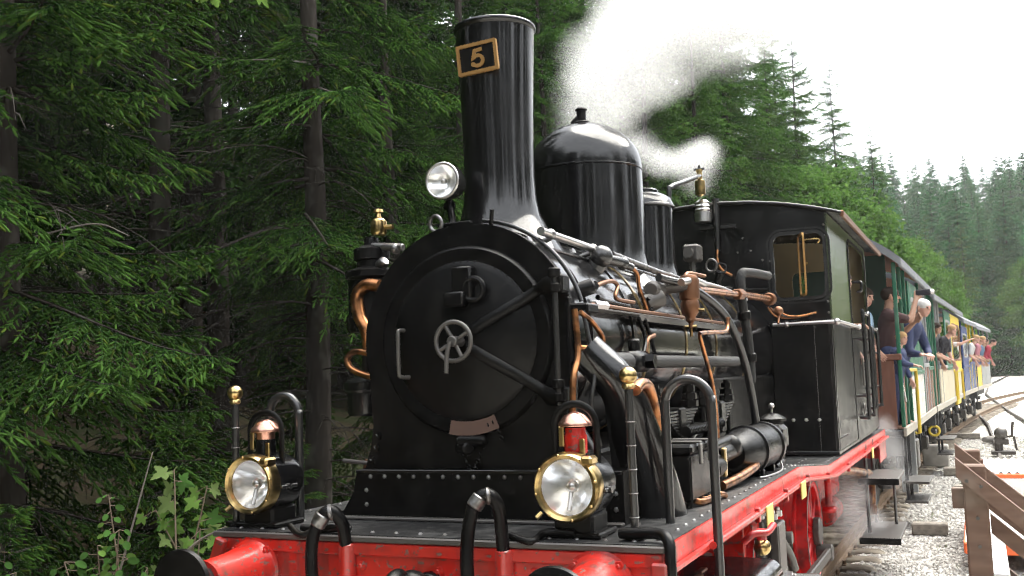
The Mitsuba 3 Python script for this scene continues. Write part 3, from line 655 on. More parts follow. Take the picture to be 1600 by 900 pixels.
# left side air pump, seen past the smokebox
ap = P('air_pump', lathe([(0, 2.50), (0.16, 2.50), (0.175, 2.52), (0.175, 2.60), (0.16, 2.62), (0.16, 2.84), (0.18, 2.86), (0.18, 2.90), (0.10, 2.93), (0.10, 2.97), (0.12, 2.98), (0.12, 3.05), (0.05, 3.08), (0.045, 3.13), (0, 3.13)], (-1.06, 1.3, 0.0), (0, 0, 1), 36), 'black_satin', 40)
P('pump_lower', lathe([(0, 1.95), (0.12, 1.95), (0.13, 1.97), (0.13, 2.10), (0.15, 2.12), (0.15, 2.17), (0.10, 2.20), (0.03, 2.22), (0.03, 2.5), (0, 2.5)], (-1.12, 1.3, 0.0), (0, 0, 1), 32), 'black_gloss', 40, ap)
P('oil_cup', lathe([(0, 0), (0.045, 0.0), (0.055, 0.02), (0.055, 0.09), (0.04, 0.11), (0.02, 0.12), (0.015, 0.15), (0.035, 0.155), (0.03, 0.175), (0, 0.18)], (-1.0, 1.3, 3.14), (0, 0, 1), 28), 'brass', 40, ap)
P('cup_spout', cyl((-0.96, 1.3, 3.19), (-0.89, 1.3, 3.19), 0.018, 8), 'brass', 40, ap)
P('pump_rod', join([cyl((-1.05, 1.28, 3.07), (-0.78, 1.24, 3.035), 0.026, 12, cap=0.006), ball((-0.84, 1.24, 3.03), 0.036, 2), cyl((-0.98, 1.26, 2.92), (-0.92, 1.24, 2.96), 0.04, 10, cap=0.01)]), 'steel', 45, ap)
P('copper_pipe', tube([(-0.88, 1.1, 2.78), (-0.98, 1.1, 2.79), (-1.05, 1.1, 2.73), (-1.04, 1.1, 2.60), (-0.99, 1.1, 2.50), (-0.98, 1.12, 2.38)], 0.042, 14, 6), 'copper', 60)
P('copper_pipe', tube([(-0.98, 1.15, 2.35), (-1.10, 1.15, 2.37), (-1.17, 1.15, 2.33), (-1.14, 1.15, 2.26), (-1.02, 1.15, 2.21), (-0.95, 1.15, 2.20)], 0.022, 10, 6), 'copper', 60)
P('copper_pipe', tube([(-0.72, 0.62, 1.44), (-0.72, 0.62, 1.6), (-0.70, 0.63, 1.72)], 0.018, 8, 4), 'bronze', 60)

# whistle on its bent pipe, and the pipe on the cab front
wh = P('whistle_pipe', tube([(-0.10, 5.3, 3.2), (-0.10, 5.3, 3.9), (-0.09, 5.35, 4.0), (-0.05, 5.6, 4.08), (0.0, 6.05, 4.21), (0.0, 6.2, 4.25)], 0.026, 12, 6), 'chrome_black', 60)
w = P('whistle', lathe([(0, -0.01), (0.03, 0.0), (0.052, 0.01), (0.055, 0.03), (0.055, 0.16), (0.04, 0.17), (0.028, 0.175), (0.028, 0.26), (0.036, 0.265), (0.036, 0.285), (0, 0.29)], (0.0, 6.2, 4.03), (0, 0, 1), 28), 'brass', 40)
P('whistle_lever', join([cyl((-0.06, 6.2, 4.32), (0.06, 6.2, 4.32), 0.013, 8), cyl((0, 6.2, 4.28), (0, 6.2, 4.36), 0.012, 8)]), 'chrome_black', 40, w)
P('safety_valve', lathe([(0, 3.75), (0.09, 3.75), (0.09, 3.85), (0.075, 3.86), (0.085, 3.88), (0.072, 3.90), (0.085, 3.92), (0.072, 3.94), (0.08, 3.96), (0.05, 3.99), (0, 4.0)], (0.0, 6.25, 0.0), (0, 0, 1), 28), 'bright_steel', 40)
P('cab_front_pipe', join([cyl((0.10, 6.44, 4.02), (0.10, 6.44, 3.72), 0.04, 12), cyl((0.10, 6.44, 3.72), (0.10, 6.44, 3.45), 0.028, 12), box(-0.1, 0.3, 6.45, 6.48, 3.69, 3.73, 0.004)]), 'chrome_black', 40)
P('copper_pipe', tube([(0.10, 6.42, 3.46), (0.10, 6.40, 3.34), (0.14, 6.40, 3.24), (0.24, 6.44, 3.17)], 0.016, 8, 5), 'copper', 60)
P('electric_box', join([box(-0.02, 0.14, 5.4, 5.6, 3.25, 3.42, 0.02), cyl((0.05, 5.38, 3.33), (0.05, 5.34, 3.33), 0.05, 14), torus((0.24, 5.5, 3.2), (0.3, 1, 0), 0.06, 0.012, 20, 6), cyl((0.05, 5.5, 3.0), (0.05, 5.5, 3.26), 0.03, 8)]), 'grey_iron', 35)
P('boiler_valve', join([cyl((0.25, 5.6, 2.98), (0.3, 5.6, 3.15), 0.04, 12, cap=0.01), torus((0.32, 5.55, 3.17), (0.3, -1, 0.4), 0.055, 0.01, 18, 6), cyl((0.42, 5.9, 2.92), (0.46, 5.9, 3.06), 0.04, 12, cap=0.01), cyl((0.5, 5.8, 2.95), (0.62, 6.3, 2.98), 0.022, 8)]), 'black_satin', 45)

# ------------------------------------------------------------------ side tanks and cab
for s in (-1, 1):
    x0, x1 = (0.60, 1.235) if s > 0 else (-1.235, -0.60)
    tk = P('side_tank', box(x0, x1, 6.40, 8.25, 1.265, 2.64, 0.03), 'black_satin', 30)
    P('tank_base', box(x0 - 0.004, x1 + 0.006, 6.385, 8.25, 1.262, 1.30, 0.006), 'black_gloss', 35, tk)
    for x in (0.80, 0.93, 1.06):
        P('tank_rivet', dome_rivet((s * x, 6.40, 1.62), (0, -1, 0), 0.02), 'bright_steel', 30, tk)
    P('tank_rivets', join([dome_rivet((s * 1.235, 6.5 + 0.09 * k, 1.42), (s, 0, 0), 0.012) for k in range(9)]), 'black_gloss', 35, tk, kind='stuff')
    if s > 0:
        P('tank_seam', box(1.06, 1.066, 6.393, 6.399, 1.3, 2.6, 0.001), 'grey_iron', 35, tk)
    P('tank_top_strip', box(x0, x1 + 0.012, 6.38, 6.398, 2.62, 2.655, 0.004), 'black_gloss', 35, tk)
P('tank_inner', box(0.40, 0.595, 6.42, 8.2, 1.265, 2.64, 0.02), 'black_gloss', 30)
P('tank_handrail', join([tube([(0.66, 6.33, 2.612), (1.24, 6.31, 2.615), (1.32, 6.33, 2.615)], 0.022, 10, 3), ball((0.80, 6.33, 2.612), 0.034, 2), ball((1.30, 6.32, 2.615), 0.036, 2), cyl((0.80, 6.33, 2.612), (0.80, 6.41, 2.612), 0.014, 8)]), 'bright_steel', 45)
P('tank_handrail', join([tube([(1.32, 6.33, 2.612), (1.325, 7.0, 2.612), (1.325, 8.2, 2.612)], 0.02, 10, 0), ball((1.325, 8.2, 2.612), 0.033, 2), cyl((1.325, 8.1, 2.612), (1.235, 8.1, 2.612), 0.013, 8)]), 'bright_steel', 45)
for i in range(4):
    P('wire', tube([(0.62 + 0.03 * i, 6.3, 2.80 - 0.01 * i), (0.70 + 0.04 * i, 6.3, 2.70), (0.86 + 0.03 * i, 6.33, 2.675 + 0.006 * i), (1.0 + 0.03 * i, 6.42, 2.70 + 0.008 * i)], 0.011, 6, 5), ['copper', 'bronze', 'grey_iron', 'copper'][i], 60)


def roof_z(x):
    return 3.955 - 0.115 * x * x


cab_out = [(-1.24, 1.26), (1.24, 1.26)] + [(x, roof_z(x) - 0.01) for x in np.linspace(1.24, -1.24, 25)]
win = rrect(0.665, 1.205, 2.885, 3.575, 0.10)
winl = rrect(-1.205, -0.665, 2.885, 3.575, 0.10)
cabf = P('cab_front', extrude(sg.Polygon(cab_out).difference(win).difference(winl).difference(sg.Point(0, BZ).buffer(0.62)), 0.02, 'xz', 6.50), 'black_gloss', 30)
for i, wpoly in enumerate((win, winl)):
    fr = P('window_frame', extrude(wpoly.buffer(0.02).difference(wpoly.buffer(-0.016)), 0.03, 'xz', 6.478), 'chrome_black', 30, cabf)
P('window_beading', extrude(win.buffer(0.055).difference(win.buffer(0.035)), 0.012, 'xz', 6.488), 'chrome_black', 30, cabf)
# the right-hand pane stands half open on its upright pivot
pane = rrect(-0.18, 0.18, -0.33, 0.33, 0.06)


def swing(m):
    m = rot(m, -1.27, (0, 0, 1))
    return move(m, 0.965, 6.50, 3.235)


pf = P('swing_window', swing(extrude(pane.difference(pane.buffer(-0.022)), 0.02, 'xz', -0.01)), 'gold_paint', 30)
P('pane', swing(extrude(pane.buffer(-0.026), 0.004, 'xz', -0.002)), 'window_glass', False, pf)
P('window_catch', join([tube([(0.98, 6.52, 3.50), (1.12, 6.5, 3.50), (1.16, 6.49, 3.48), (1.14, 6.49, 3.45)], 0.008, 6), cyl((1.0, 6.4, 3.24), (1.04, 6.4, 3.24), 0.012, 8)]), 'brass', 45, pf)
P('corner_rivets', join([dome_rivet((1.205, 6.499, z), (0, -1, 0), 0.014) for z in np.arange(2.72, 3.72, 0.115)] + [dome_rivet((x, 6.499, z), (0, -1, 0), 0.013) for x, z in ((0.36, 3.57), (0.30, 3.42), (0.44, 3.43), (0.62, 3.40), (0.56, 3.32), (0.64, 3.30))]), 'steel', 35, cabf, kind='stuff')
# cab side with its rounded door opening
for s in (-1, 1):
    yz = sg.Polygon([(6.50, 2.655), (10.45, 2.655), (10.45, 3.765), (6.50, 3.765)])
    door_open = rrect(8.25, 10.2, 2.66, 3.66, 0.16).union(sg.box(8.25, 1.5, 10.2, 2.9).intersection(sg.box(8.3, 2.66, 10.2, 2.9)))
    side = P('cab_side', extrude(yz.difference(door_open), 0.018, 'yz', 1.222 if s > 0 else -1.24), 'reflected_olive', 30)
    P('lower_panel', box(1.222 if s > 0 else -1.24, 1.24 if s > 0 else -1.222, 8.255, 10.44, 1.26, 2.652, 0.004), 'black_satin', 35, side)
    P('door_edge', extrude(door_open.buffer(0.03).difference(door_open), 0.03, 'yz', 1.228 if s > 0 else -1.258), 'chrome_black', 30, side)
    if s > 0:
        P('door_latch', join([box(1.254, 1.275, 9.0, 9.08, 1.9, 2.25, 0.006), torus((1.265, 8.9, 1.62), (1, 0, 0), 0.07, 0.01, 24, 6)]), 'grey_iron', 35, side)
    P('side_rivets', join([dome_rivet((s * 1.24, 6.8 + 0.12 * k, 3.62), (s, 0, 0), 0.012) for k in range(6)]), 'reflected_olive', 35, side, kind='stuff')
for y0, y1, za, zb in ((8.32, 9.0, 1.55, 2.78), (9.35, 10.1, 1.62, 2.62)):
    P('door_handrail', tube([(1.26, y0, za), (1.36, y0, za), (1.37, y0, za + 0.08), (1.37, y0, zb - 0.06), (1.36, y0 + 0.1, zb), (1.36, y1 - 0.1, zb), (1.37, y1, zb - 0.06), (1.37, y1, za + 0.08), (1.36, y1, za), (1.26, y1, za)], 0.022, 10, 4), 'chrome_black', 60)
    each('rail_bracket', [cyl((1.24, y, z), (1.37, y, z), 0.013, 8) for y in (y0, y1) for z in (za + 0.25, zb - 0.3)], 'chrome_black', LOCO, 40)
P('grab_ring', tube([(1.25, 8.5, 3.17), (1.34, 8.5, 3.17), (1.36, 8.5, 3.14), (1.35, 8.5, 3.06), (1.30, 8.5, 3.05)], 0.018, 10, 4), 'chrome_black', 60)
back_o = sg.Polygon([(-1.22, 1.26), (1.22, 1.26)] + [(x, roof_z(x) - 0.01) for x in np.linspace(1.22, -1.22, 25)])
P('cab_back', extrude(back_o.difference(rrect(0.25, 1.0, 2.95, 3.5, 0.08)).difference(rrect(-1.0, -0.25, 2.95, 3.5, 0.08)), 0.02, 'xz', 10.40), 'cream_paint', 30)
P('cab_lining', box(1.205, 1.22, 6.53, 8.2, 2.7, 3.74), 'cream_paint', 30)
P('cab_floor', box(-1.2, 1.2, 6.55, 10.38, 1.30, 1.36), 'black_satin', 30)
P('bunker', box(-1.1, 1.1, 9.5, 10.38, 1.36, 2.7, 0.02), 'cream_paint', 30)
P('boiler_backhead', join([cyl((0, 6.5, BZ), (0, 6.9, BZ), 0.6, 40), box(-0.3, 0.3, 6.9, 7.05, 2.3, 2.9, 0.03)]), 'black_satin', 40)
P('regulator_handle', join([cyl((0.0, 7.0, 2.9), (0.0, 7.25, 2.9), 0.03, 10), tube([(-0.5, 7.25, 2.95), (0, 7.25, 2.9), (0.45, 7.25, 2.8)], 0.02, 8), cyl((0.4, 6.7, 3.2), (0.4, 6.8, 3.2), 0.09, 20), cyl((-0.1, 6.7, 3.3), (-0.1, 6.8, 3.3), 0.09, 20)]), 'brass', 40)
rx = np.linspace(-1.40, 1.40, 33)
roof_poly = sg.Polygon([(x, roof_z(x)) for x in rx] + [(x, roof_z(x) + 0.03) for x in rx[::-1]])
rf = P('cab_roof', extrude(roof_poly, 4.5, 'xz', 6.43), 'black_satin', 30)
P('roof_edge', tube([(x, 6.425, roof_z(x) + 0.012) for x in rx], 0.018, 8, 0), 'chrome_black', 60, rf)
P('roof_gutter', box(1.385, 1.425, 6.42, 10.9, roof_z(1.4) - 0.03, roof_z(1.4) + 0.035, 0.008), 'bronze', 35, rf)
P('roof_vent', box(-0.5, 0.62, 8.2, 9.4, 3.96, 4.06, 0.03), 'black_satin', 35, rf)
# rear buffer beam, bunker end and red step plate
P('rear_beam', box(-1.25, 1.25, 11.6, 11.64, 0.78, 1.205, 0.006), 'red_paint')
P('rear_side_plate', box(1.245, 1.262, 10.6, 11.6, 0.80, 1.08, 0.004), 'red_paint')
P('coal_bunker', box(-1.2, 1.2, 10.5, 11.55, 1.22, 2.45, 0.03), 'black_gloss', 30)

# ------------------------------------------------------------------ frames, wheels and motion; rail tops at z = -0.2
for s in (-1, 1):
    fp = sg.box(0.25, 0.35, 11.2, 1.27).difference(rrect(2.35, 2.85, 0.78, 1.0, 0.04)).difference(rrect(4.4, 5.2, 0.75, 1.05, 0.06))
    P('main_frame', extrude(fp, 0.03, 'yz', s * 0.60 - 0.015), 'wheel_red', False)
for s in (-1, 1):
    for yw in (2.3, 4.3, 7.15):
        wz, R = 0.38, 0.58
        ax = (1, 0, 0) if s > 0 else (-1, 0, 0)
        xw = s * 0.70
        wl = P('wheel', lathe([(R - 0.10, 0.0), (R - 0.10, 0.13), (R - 0.05, 0.135), (R - 0.045, 0.142), (R, 0.14), (R + 0.004, 0.03), (R + 0.03, 0.02), (R + 0.03, -0.005), (R - 0.1, 0.0)], (xw, yw, wz), ax, 64), 'wheel_red', 30)
        P('tyre', lathe([(R - 0.047, 0.1425), (R - 0.003, 0.1425)], (xw, yw, wz), ax, 64), 'grey_iron', 30, wl)
        P('hub', cyl((xw, yw, wz), (xw + s * 0.19, yw, wz), 0.13, 28, cap=0.02), 'wheel_red', 35, wl)
        for k in range(12):
            a = k * PI / 6 + 0.2
            c, sn = math.cos(a), math.sin(a)
            P('spoke', tube([(xw + s * 0.08, yw + 0.11 * c, wz + 0.11 * sn), (xw + s * 0.07, yw + 0.5 * c, wz + 0.5 * sn)], [0.045, 0.034], 8, 0, flat=0.7), 'wheel_red', 50, wl)
        P('crank', join([cyl((xw + s * 0.13, yw, wz), (xw + s * 0.2, yw, wz), 0.15, 24, cap=0.01), cyl((xw + s * 0.13, yw + 0.1, wz - 0.24), (xw + s * 0.30, yw + 0.1, wz - 0.24), 0.09, 24, cap=0.01)]), 'grey_iron', 40, wl)
    P('coupling_rod', box(s * 0.93 if s > 0 else -0.99, 0.99 if s > 0 else -0.93, 2.2, 7.35, 0.09, 0.20, 0.012), 'grey_iron', 35)
P('frame_pot', join([cyl((0.74, 8.6, 0.36), (0.74, 9.3, 0.36), 0.15, 24, cap=0.03), cyl((0.74, 9.3, 0.36), (0.74, 9.55, 0.36), 0.10, 20, cap=0.02)]), 'red_paint', 40)
P('reservoir', join([cyl((1.02, 2.55, 1.10), (1.02, 3.15, 1.10), 0.12, 28, cap=0.03), cyl((1.02, 2.52, 1.10), (1.02, 2.55, 1.10), 0.07, 6), cyl((1.02, 3.15, 1.10), (1.02, 3.25, 1.10), 0.06, 14), torus((1.02, 3.0, 1.10), (0, 1, 0), 0.122, 0.014, 28, 6)]), 'red_paint', 40)
P('reservoir_bracket', join([box(0.72, 1.06, 2.5, 2.56, 0.80, 1.27, 0.006), box(0.62, 0.78, 2.62, 3.3, 0.9, 1.27, 0.01)]), 'red_paint', 35)
cc = P('cylinder_cover', extrude(sg.box(0.72, 0.30, 1.40, 1.00).difference(sg.box(1.31, 0.91, 1.5, 1.1)).union(sg.Point(1.31, 0.91).buffer(0.09)), 1.27, 'xz', 0.72), 'black_gloss', 40)
P('front_cap', box(0.74, 1.34, 0.70, 0.718, 0.32, 0.95, 0.01), 'black_satin', 35, cc)
gd = P('crosshead_guide', join([box(1.10, 1.17, 2.64, 3.0, 0.55, 1.13, 0.012), box(1.19, 1.26, 2.70, 2.96, 0.55, 1.10, 0.012)]), 'grey_iron', 35)
each('guide_bolt', [nut((x, y, 1.13), (0, 0, 1), 0.035, 0.04) for x in (1.13, 1.22) for y in (2.72, 2.9)] + [nut((1.26, y, 0.72), (1, 0, 0), 0.035, 0.04) for y in (2.72, 2.9)], 'bright_steel', gd, 30)
P('crosshead', join([box(1.08, 1.26, 2.55, 3.0, 0.62, 0.80, 0.03), cyl((1.1, 2.3, 0.70), (1.1, 2.65, 0.70), 0.04, 12)]), 'steel', 35)
P('connecting_rod', join([tube([(1.15, 2.85, 0.70), (1.14, 4.2, 0.45), (1.08, 5.4, 0.22)], [0.075, 0.05, 0.06], 8, 0, flat=0.8)]), 'grey_iron', 45)
P('valve_rod', join([tube([(1.22, 2.8, 1.05), (1.24, 3.2, 0.82), (1.22, 3.5, 0.66)], 0.028, 8), cyl((1.05, 3.1, 0.95), (1.28, 3.1, 0.95), 0.045, 12)]), 'grey_iron', 45)
P('inspection_cover', join([box(0.62, 0.68, 1.55, 2.3, 0.82, 1.22, 0.01), cyl((0.68, 1.9, 1.0), (0.76, 1.9, 1.0), 0.05, 12)]), 'wheel_red', 35)
P('brass_cock', join([tube([(1.0, 0.9, 1.0), (1.05, 1.3, 1.0), (1.02, 1.5, 0.96)], 0.02, 8), cyl((1.02, 1.42, 0.98), (1.02, 1.56, 0.98), 0.035, 6)]), 'bronze', 45)
P('bell_bracket', join([tube([(1.3, 1.38, 1.19), (1.36, 1.38, 1.24), (1.42, 1.45, 1.24), (1.43, 1.6, 1.26)], 0.02, 8), cyl((1.38, 1.5, 1.17), (1.38, 1.5, 1.25), 0.03, 8)]), 'wheel_red', 45)
P('bell_knob', ball((1.38, 1.5, 1.15), 0.05, 2), 'brass', True)
# steam outlet pipe and steps below the cab
P('outlet_pipe', tube([(1.16, 5.6, 1.17), (1.2, 7.3, 1.02), (1.22, 8.6, 0.87), (1.23, 9.2, 0.80), (1.23, 9.45, 0.68), (1.23, 9.35, 0.46), (1.23, 9.3, 0.36)], 0.05, 12, 5), 'copper', 60)
P('nozzle', join([cyl((1.23, 9.3, 0.40), (1.23, 9.27, 0.28), 0.065, 14, cap=0.01)]), 'bronze', 40)
for z, y0, y1, x1 in ((0.80, 8.55, 9.75, 1.62), (0.14, 8.3, 9.7, 1.62)):
    st = P('cab_step', box(1.18, x1, y0, y1, z - 0.04, z, 0.008), 'grey_iron', 35)
    P('step_edge', box(1.17, x1 + 0.01, y0 - 0.015, y0 - 0.001, z - 0.07, z + 0.004, 0.004), 'black_satin', 35, st)
each('step_hanger', [cyl((1.25, y, 1.2), (1.25, y, 0.12), 0.022, 8) for y in (8.7, 9.6)] + [cyl((1.5, 9.5, 0.8), (1.5, 9.5, 0.14), 0.018, 8)], 'chrome_black', LOCO, 40)
P('brake_gear', join([cyl((0.9, 7.9, 1.15), (0.9, 7.9, 0.55), 0.04, 10), cyl((0.9, 7.9, 0.55), (0.9, 7.9, 0.48), 0.09, 14, cap=0.02), cyl((0.9, 6.9, 1.1), (0.95, 8.4, 0.75), 0.018, 8)]), 'wheel_red', 40)


# ------------------------------------------------------------------ the ground, the track
RAIL_Z = -0.2
ARC_Y, ARC_R = 7.0, 450.0


def track_at(s, side=0.0):
    """(x, y, heading) of the track at distance s along it, 'side' metres to the right of its middle."""
    if s <= ARC_Y:
        x, y, a = 0.0, s, 0.0
    elif s <= 46.0:
        a = (s - ARC_Y) / ARC_R
        x, y = ARC_R * (1 - math.cos(a)), ARC_Y + ARC_R * math.sin(a)
    else:
        a0 = (46.0 - ARC_Y) / ARC_R
        x0, y0 = ARC_R * (1 - math.cos(a0)), ARC_Y + ARC_R * math.sin(a0)
        R2 = 150.0
        b = (s - 46.0) / R2
        x = x0 + R2 * (math.cos(a0) - math.cos(a0 + b))
        y = y0 + R2 * (math.sin(a0 + b) - math.sin(a0))
        a = a0 + b
    return x + side * math.cos(a), y - side * math.sin(a), a


def terrain(x, y):
    x, y = np.asarray(x, float), np.asarray(y, float)
    base = -0.45 + 0 * x
    left = np.maximum(0, -x - 3.2)
    base = base + 0.30 * left - 0.25 * np.exp(-((x + 3.0) / 0.7) ** 2) * (y < 60)
    base = base + 0.22 * np.maximum(0, x - 16 - 0.0 * y) * (1 - np.clip((y - 30) / 60, 0, 1))
    far = np.maximum(0, y - 125 - 0.25 * np.maximum(0, x))
    far = np.minimum(far, 105) - 0.3 * np.maximum(0, far - 105)
    base = base + 0.012 * np.maximum(0, y - 50) + 0.215 * far * np.clip(far / 40, 0, 1)
    n = meshkit.fbm(np.stack([x * 0.35, y * 0.35, 0 * x], -1), 3, 2) - 0.5
    calm = np.clip((np.abs(x - 1.0) - 2.2) / 3, 0.12, 1)
    return base + n * 0.35 * calm


def grid(xs, ys, zf):
    X, Y = np.meshgrid(xs, ys)
    v = np.stack([X, Y, zf(X, Y)], -1).reshape(-1, 3)
    nx, ny = len(xs), len(ys)
    i = (np.arange(ny - 1)[:, None] * nx + np.arange(nx - 1)[None]).ravel()
    return tm(v, np.vstack([np.stack([i, i + 1, i + nx + 1], 1), np.stack([i, i + nx + 1, i + nx], 1)]))


def ground_col(p, n, uv):
    g = fbm(p.x * 2.2, p.y * 2.2, 0, 4)
    s = fbm(p.x * 24, p.y * 24, 3, 3)
    v1, v2, rr = mikit.voronoi(p.x * 21, p.y * 21)
    stone = mix(mi.Color3f(0.30, 0.285, 0.26), mi.Color3f(0.60, 0.58, 0.54), rr)
    stone = mix(mi.Color3f(0.13, 0.12, 0.105), stone, smoothstep(0.02, 0.16, v2 - v1))
    pale = mix(mi.Color3f(0.40, 0.385, 0.35), mi.Color3f(0.50, 0.485, 0.445), g)
    near = mix(stone, pale, smoothstep(14.0, 34.0, p.y))
    green = smoothstep(0.56, 0.66, fbm(p.x * 0.22 + 3, p.y * 0.07 + 9, 1, 3)) * smoothstep(36.0, 50.0, p.y) * smoothstep(3.0, 6.0, p.x)
    near = mix(near, mi.Color3f(0.15, 0.20, 0.06), green * 0.7)
    weeds = smoothstep(0.66, 0.8, fbm(p.x * 0.9, p.y * 0.9, 7, 3)) * 0.35
    near = mix(near, mi.Color3f(0.12, 0.14, 0.05), weeds)
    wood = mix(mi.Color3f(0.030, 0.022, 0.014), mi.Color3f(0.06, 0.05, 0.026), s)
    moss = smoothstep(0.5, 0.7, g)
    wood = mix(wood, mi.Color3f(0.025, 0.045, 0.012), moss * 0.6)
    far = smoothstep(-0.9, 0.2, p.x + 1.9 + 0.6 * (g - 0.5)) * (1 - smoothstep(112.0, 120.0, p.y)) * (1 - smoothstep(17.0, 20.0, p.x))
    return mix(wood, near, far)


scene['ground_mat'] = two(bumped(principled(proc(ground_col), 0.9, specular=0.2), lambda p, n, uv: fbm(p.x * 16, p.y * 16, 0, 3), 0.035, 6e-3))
xs = np.unique(np.concatenate([np.linspace(-220, -30, 30), np.linspace(-30, 20, 126), np.linspace(20, 260, 40)]))
ys = np.unique(np.concatenate([np.linspace(-60, -10, 20), np.linspace(-10, 60, 141), np.linspace(60, 420, 70)]))
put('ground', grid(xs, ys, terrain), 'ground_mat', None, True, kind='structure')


def sleeper_col(p, n, uv):
    g = fbm(p.x * 6, p.y * 6, p.z * 6, 3)
    return mix(mi.Color3f(0.09, 0.072, 0.054), mi.Color3f(0.19, 0.165, 0.13), smoothstep(0.3, 0.75, g))


def rail_col(p, n, uv):
    g = fbm(p.x * 12, p.y * 5, p.z * 12, 3)
    return mix(mi.Color3f(0.10, 0.065, 0.04), mi.Color3f(0.17, 0.12, 0.08), g)


scene['sleeper_steel'] = two(principled(proc(sleeper_col), 0.75, specular=0.3))
scene['rail_rust'] = two(principled(proc(rail_col), 0.7, specular=0.25))
scene['rail_dark'] = two(principled((0.05, 0.042, 0.036), 0.6))
scene['old_wood'] = two(principled(proc(lambda p, n, uv: mix(mi.Color3f(0.10, 0.085, 0.07), mi.Color3f(0.26, 0.235, 0.20), fbm(p.x * 20, p.y * 4, p.z * 20, 3))), 0.8))

TRACK = thing('railway_track', 'curved railway track under the train with rusty rails and humped steel sleepers', 'railway track')
rail_prof = [(-0.065, -0.17), (0.065, -0.17), (0.065, -0.155), (0.012, -0.14), (0.012, -0.045), (0.036, -0.035), (0.036, -0.004), (0.028, 0.0), (-0.028, 0.0), (-0.036, -0.004), (-0.036, -0.035), (-0.012, -0.045), (-0.012, -0.14), (-0.065, -0.155)]


def rail_mesh(side, s0, s1, ds=1.0, path=None, dz=0.0):
    ss = np.arange(s0, s1 + ds / 2, ds)
    V = []
    for s in ss:
        x, y, a = (path or track_at)(s, side)
        tz = RAIL_Z + dz + max(0.0, float(0.012 * max(0, y - 50)))
        for px, pz in rail_prof:
            V.append((x + px * math.cos(a), y - px * math.sin(a), tz + pz))
    n, m = len(rail_prof), len(ss)
    f = []
    for i in range(m - 1):
        for j in range(n):
            k = (j + 1) % n
            A, B, C, D = i * n + j, i * n + k, (i + 1) * n + k, (i + 1) * n + j
            f += [(A, B, C), (A, C, D)]
    return tm(V, f)


for sd in (-0.75, 0.75):
    put('rail', rail_mesh(sd, -8, 150), 'rail_rust', TRACK, False)
# a pressed steel sleeper: trough section, ends turned down
t = np.linspace(-1.35, 1.35, 28)
drop = np.clip((np.abs(t) - 1.10) / 0.25, 0, 1) ** 2 * 0.16
sec = [(-0.155, -0.13), (-0.125, -0.03), (-0.085, 0.0), (0.085, 0.0), (0.125, -0.03), (0.155, -0.13)]
V = np.array([(tt, a, b - d) for tt, d in zip(t, drop) for a, b in sec])
F = []
for i in range(len(t) - 1):
    for j in range(5):
        A = i * 6 + j
        F += [(A, A + 1, A + 7), (A, A + 7, A + 6)]
for e in (0, (len(t) - 1) * 6):
    F += [(e, e + 1, e + 2), (e, e + 2, e + 3), (e, e + 3, e + 4), (e, e + 4, e + 5)]
sl_ply = ply(tm(V, F), 'sleeper_steel', 30)
chair = join([box(sx - 0.11, sx + 0.11, -0.07, 0.07, 0.001, 0.012) for sx in (-0.75, 0.75)] + [cyl((sx + e, 0, 0.0), (sx + e, 0, 0.055), 0.025, 6) for sx in (-0.75, 0.75) for e in (-0.085, 0.085)])
ch_ply = ply(chair, 'rail_rust', 30)
for i, s in enumerate(np.arange(-3.0, 60.0, 0.62)):
    x, y, a = track_at(s)
    k = key_of(TRACK + '__sleeper')
    jig = 0.012 * math.sin(i * 7.1)
    M = T().translate([x, y, RAIL_Z - 0.185 + max(0, 0.012 * (y - 50))]).rotate([0, 0, 1], -math.degrees(a + jig))
    scene[k] = {**sl_ply, 'to_world': M}
    if s < 30:
        scene[key_of(k + '__fastening')] = {**ch_ply, 'to_world': M}
        labels[[q for q in scene][-1]] = {'kind': 'stuff'}


# siding on the right
def siding(s, side=0.0):
    p = np.array([(3.6, -6), (3.6, 14), (3.7, 26), (3.55, 40), (2.85, 56), (2.2, 72), (2.6, 90), (5, 120), (11, 160)], float)
    yy = s
    x = float(np.interp(yy, p[:, 1], p[:, 0]))
    x2 = float(np.interp(yy + 1.0, p[:, 1], p[:, 0]))
    a = math.atan2(x2 - x, 1.0)
    return x + side * math.cos(a), yy - side * math.sin(a), a


SID = thing('siding_track', 'weathered siding track half buried in pale gravel beside the train', 'railway track')
for sd in (-0.75, 0.75):
    put('rail', rail_mesh(sd, 22, 150, 2.0, siding, -0.10), 'rail_dark', SID, False)

# ------------------------------------------------------------------ ballast stones


def stones(xy, size, seed, col0, col1):
    r = np.random.default_rng(seed)
    base = trimesh.creation.icosphere(subdivisions=0)
    bv, bf = base.vertices, base.faces
    n = len(xy)
    s = size * r.uniform(0.6, 1.35, (n, 1, 1)) * r.uniform(0.65, 1.25, (n, 1, 3))
    v = bv[None] * s * r.uniform(0.75, 1.2, (n, 12, 1))
    q = r.normal(size=(n, 4))
    q /= np.linalg.norm(q, axis=1, keepdims=True)
    w, x, y, z = q.T
    Rm = np.stack([1 - 2 * (y * y + z * z), 2 * (x * y - z * w), 2 * (x * z + y * w), 2 * (x * y + z * w), 1 - 2 * (x * x + z * z), 2 * (y * z - x * w), 2 * (x * z - y * w), 2 * (y * z + x * w), 1 - 2 * (x * x + y * y)], -1).reshape(n, 3, 3)
    v = np.einsum('nij,nkj->nki', Rm, v)
    c = np.concatenate([xy, (terrain(xy[:, 0], xy[:, 1]) + size * 0.15)[:, None]], 1)
    v = v + c[:, None]
    f = bf[None] + (np.arange(n) * 12)[:, None, None]
    t = r.uniform(0, 1, (n, 1)) ** 1.2
    col = np.repeat((np.asarray(col0) * (1 - t) + np.asarray(col1) * t)[:, None], 12, 1).reshape(-1, 3)
    return tm(v.reshape(-1, 3), f.reshape(-1, 3)), col


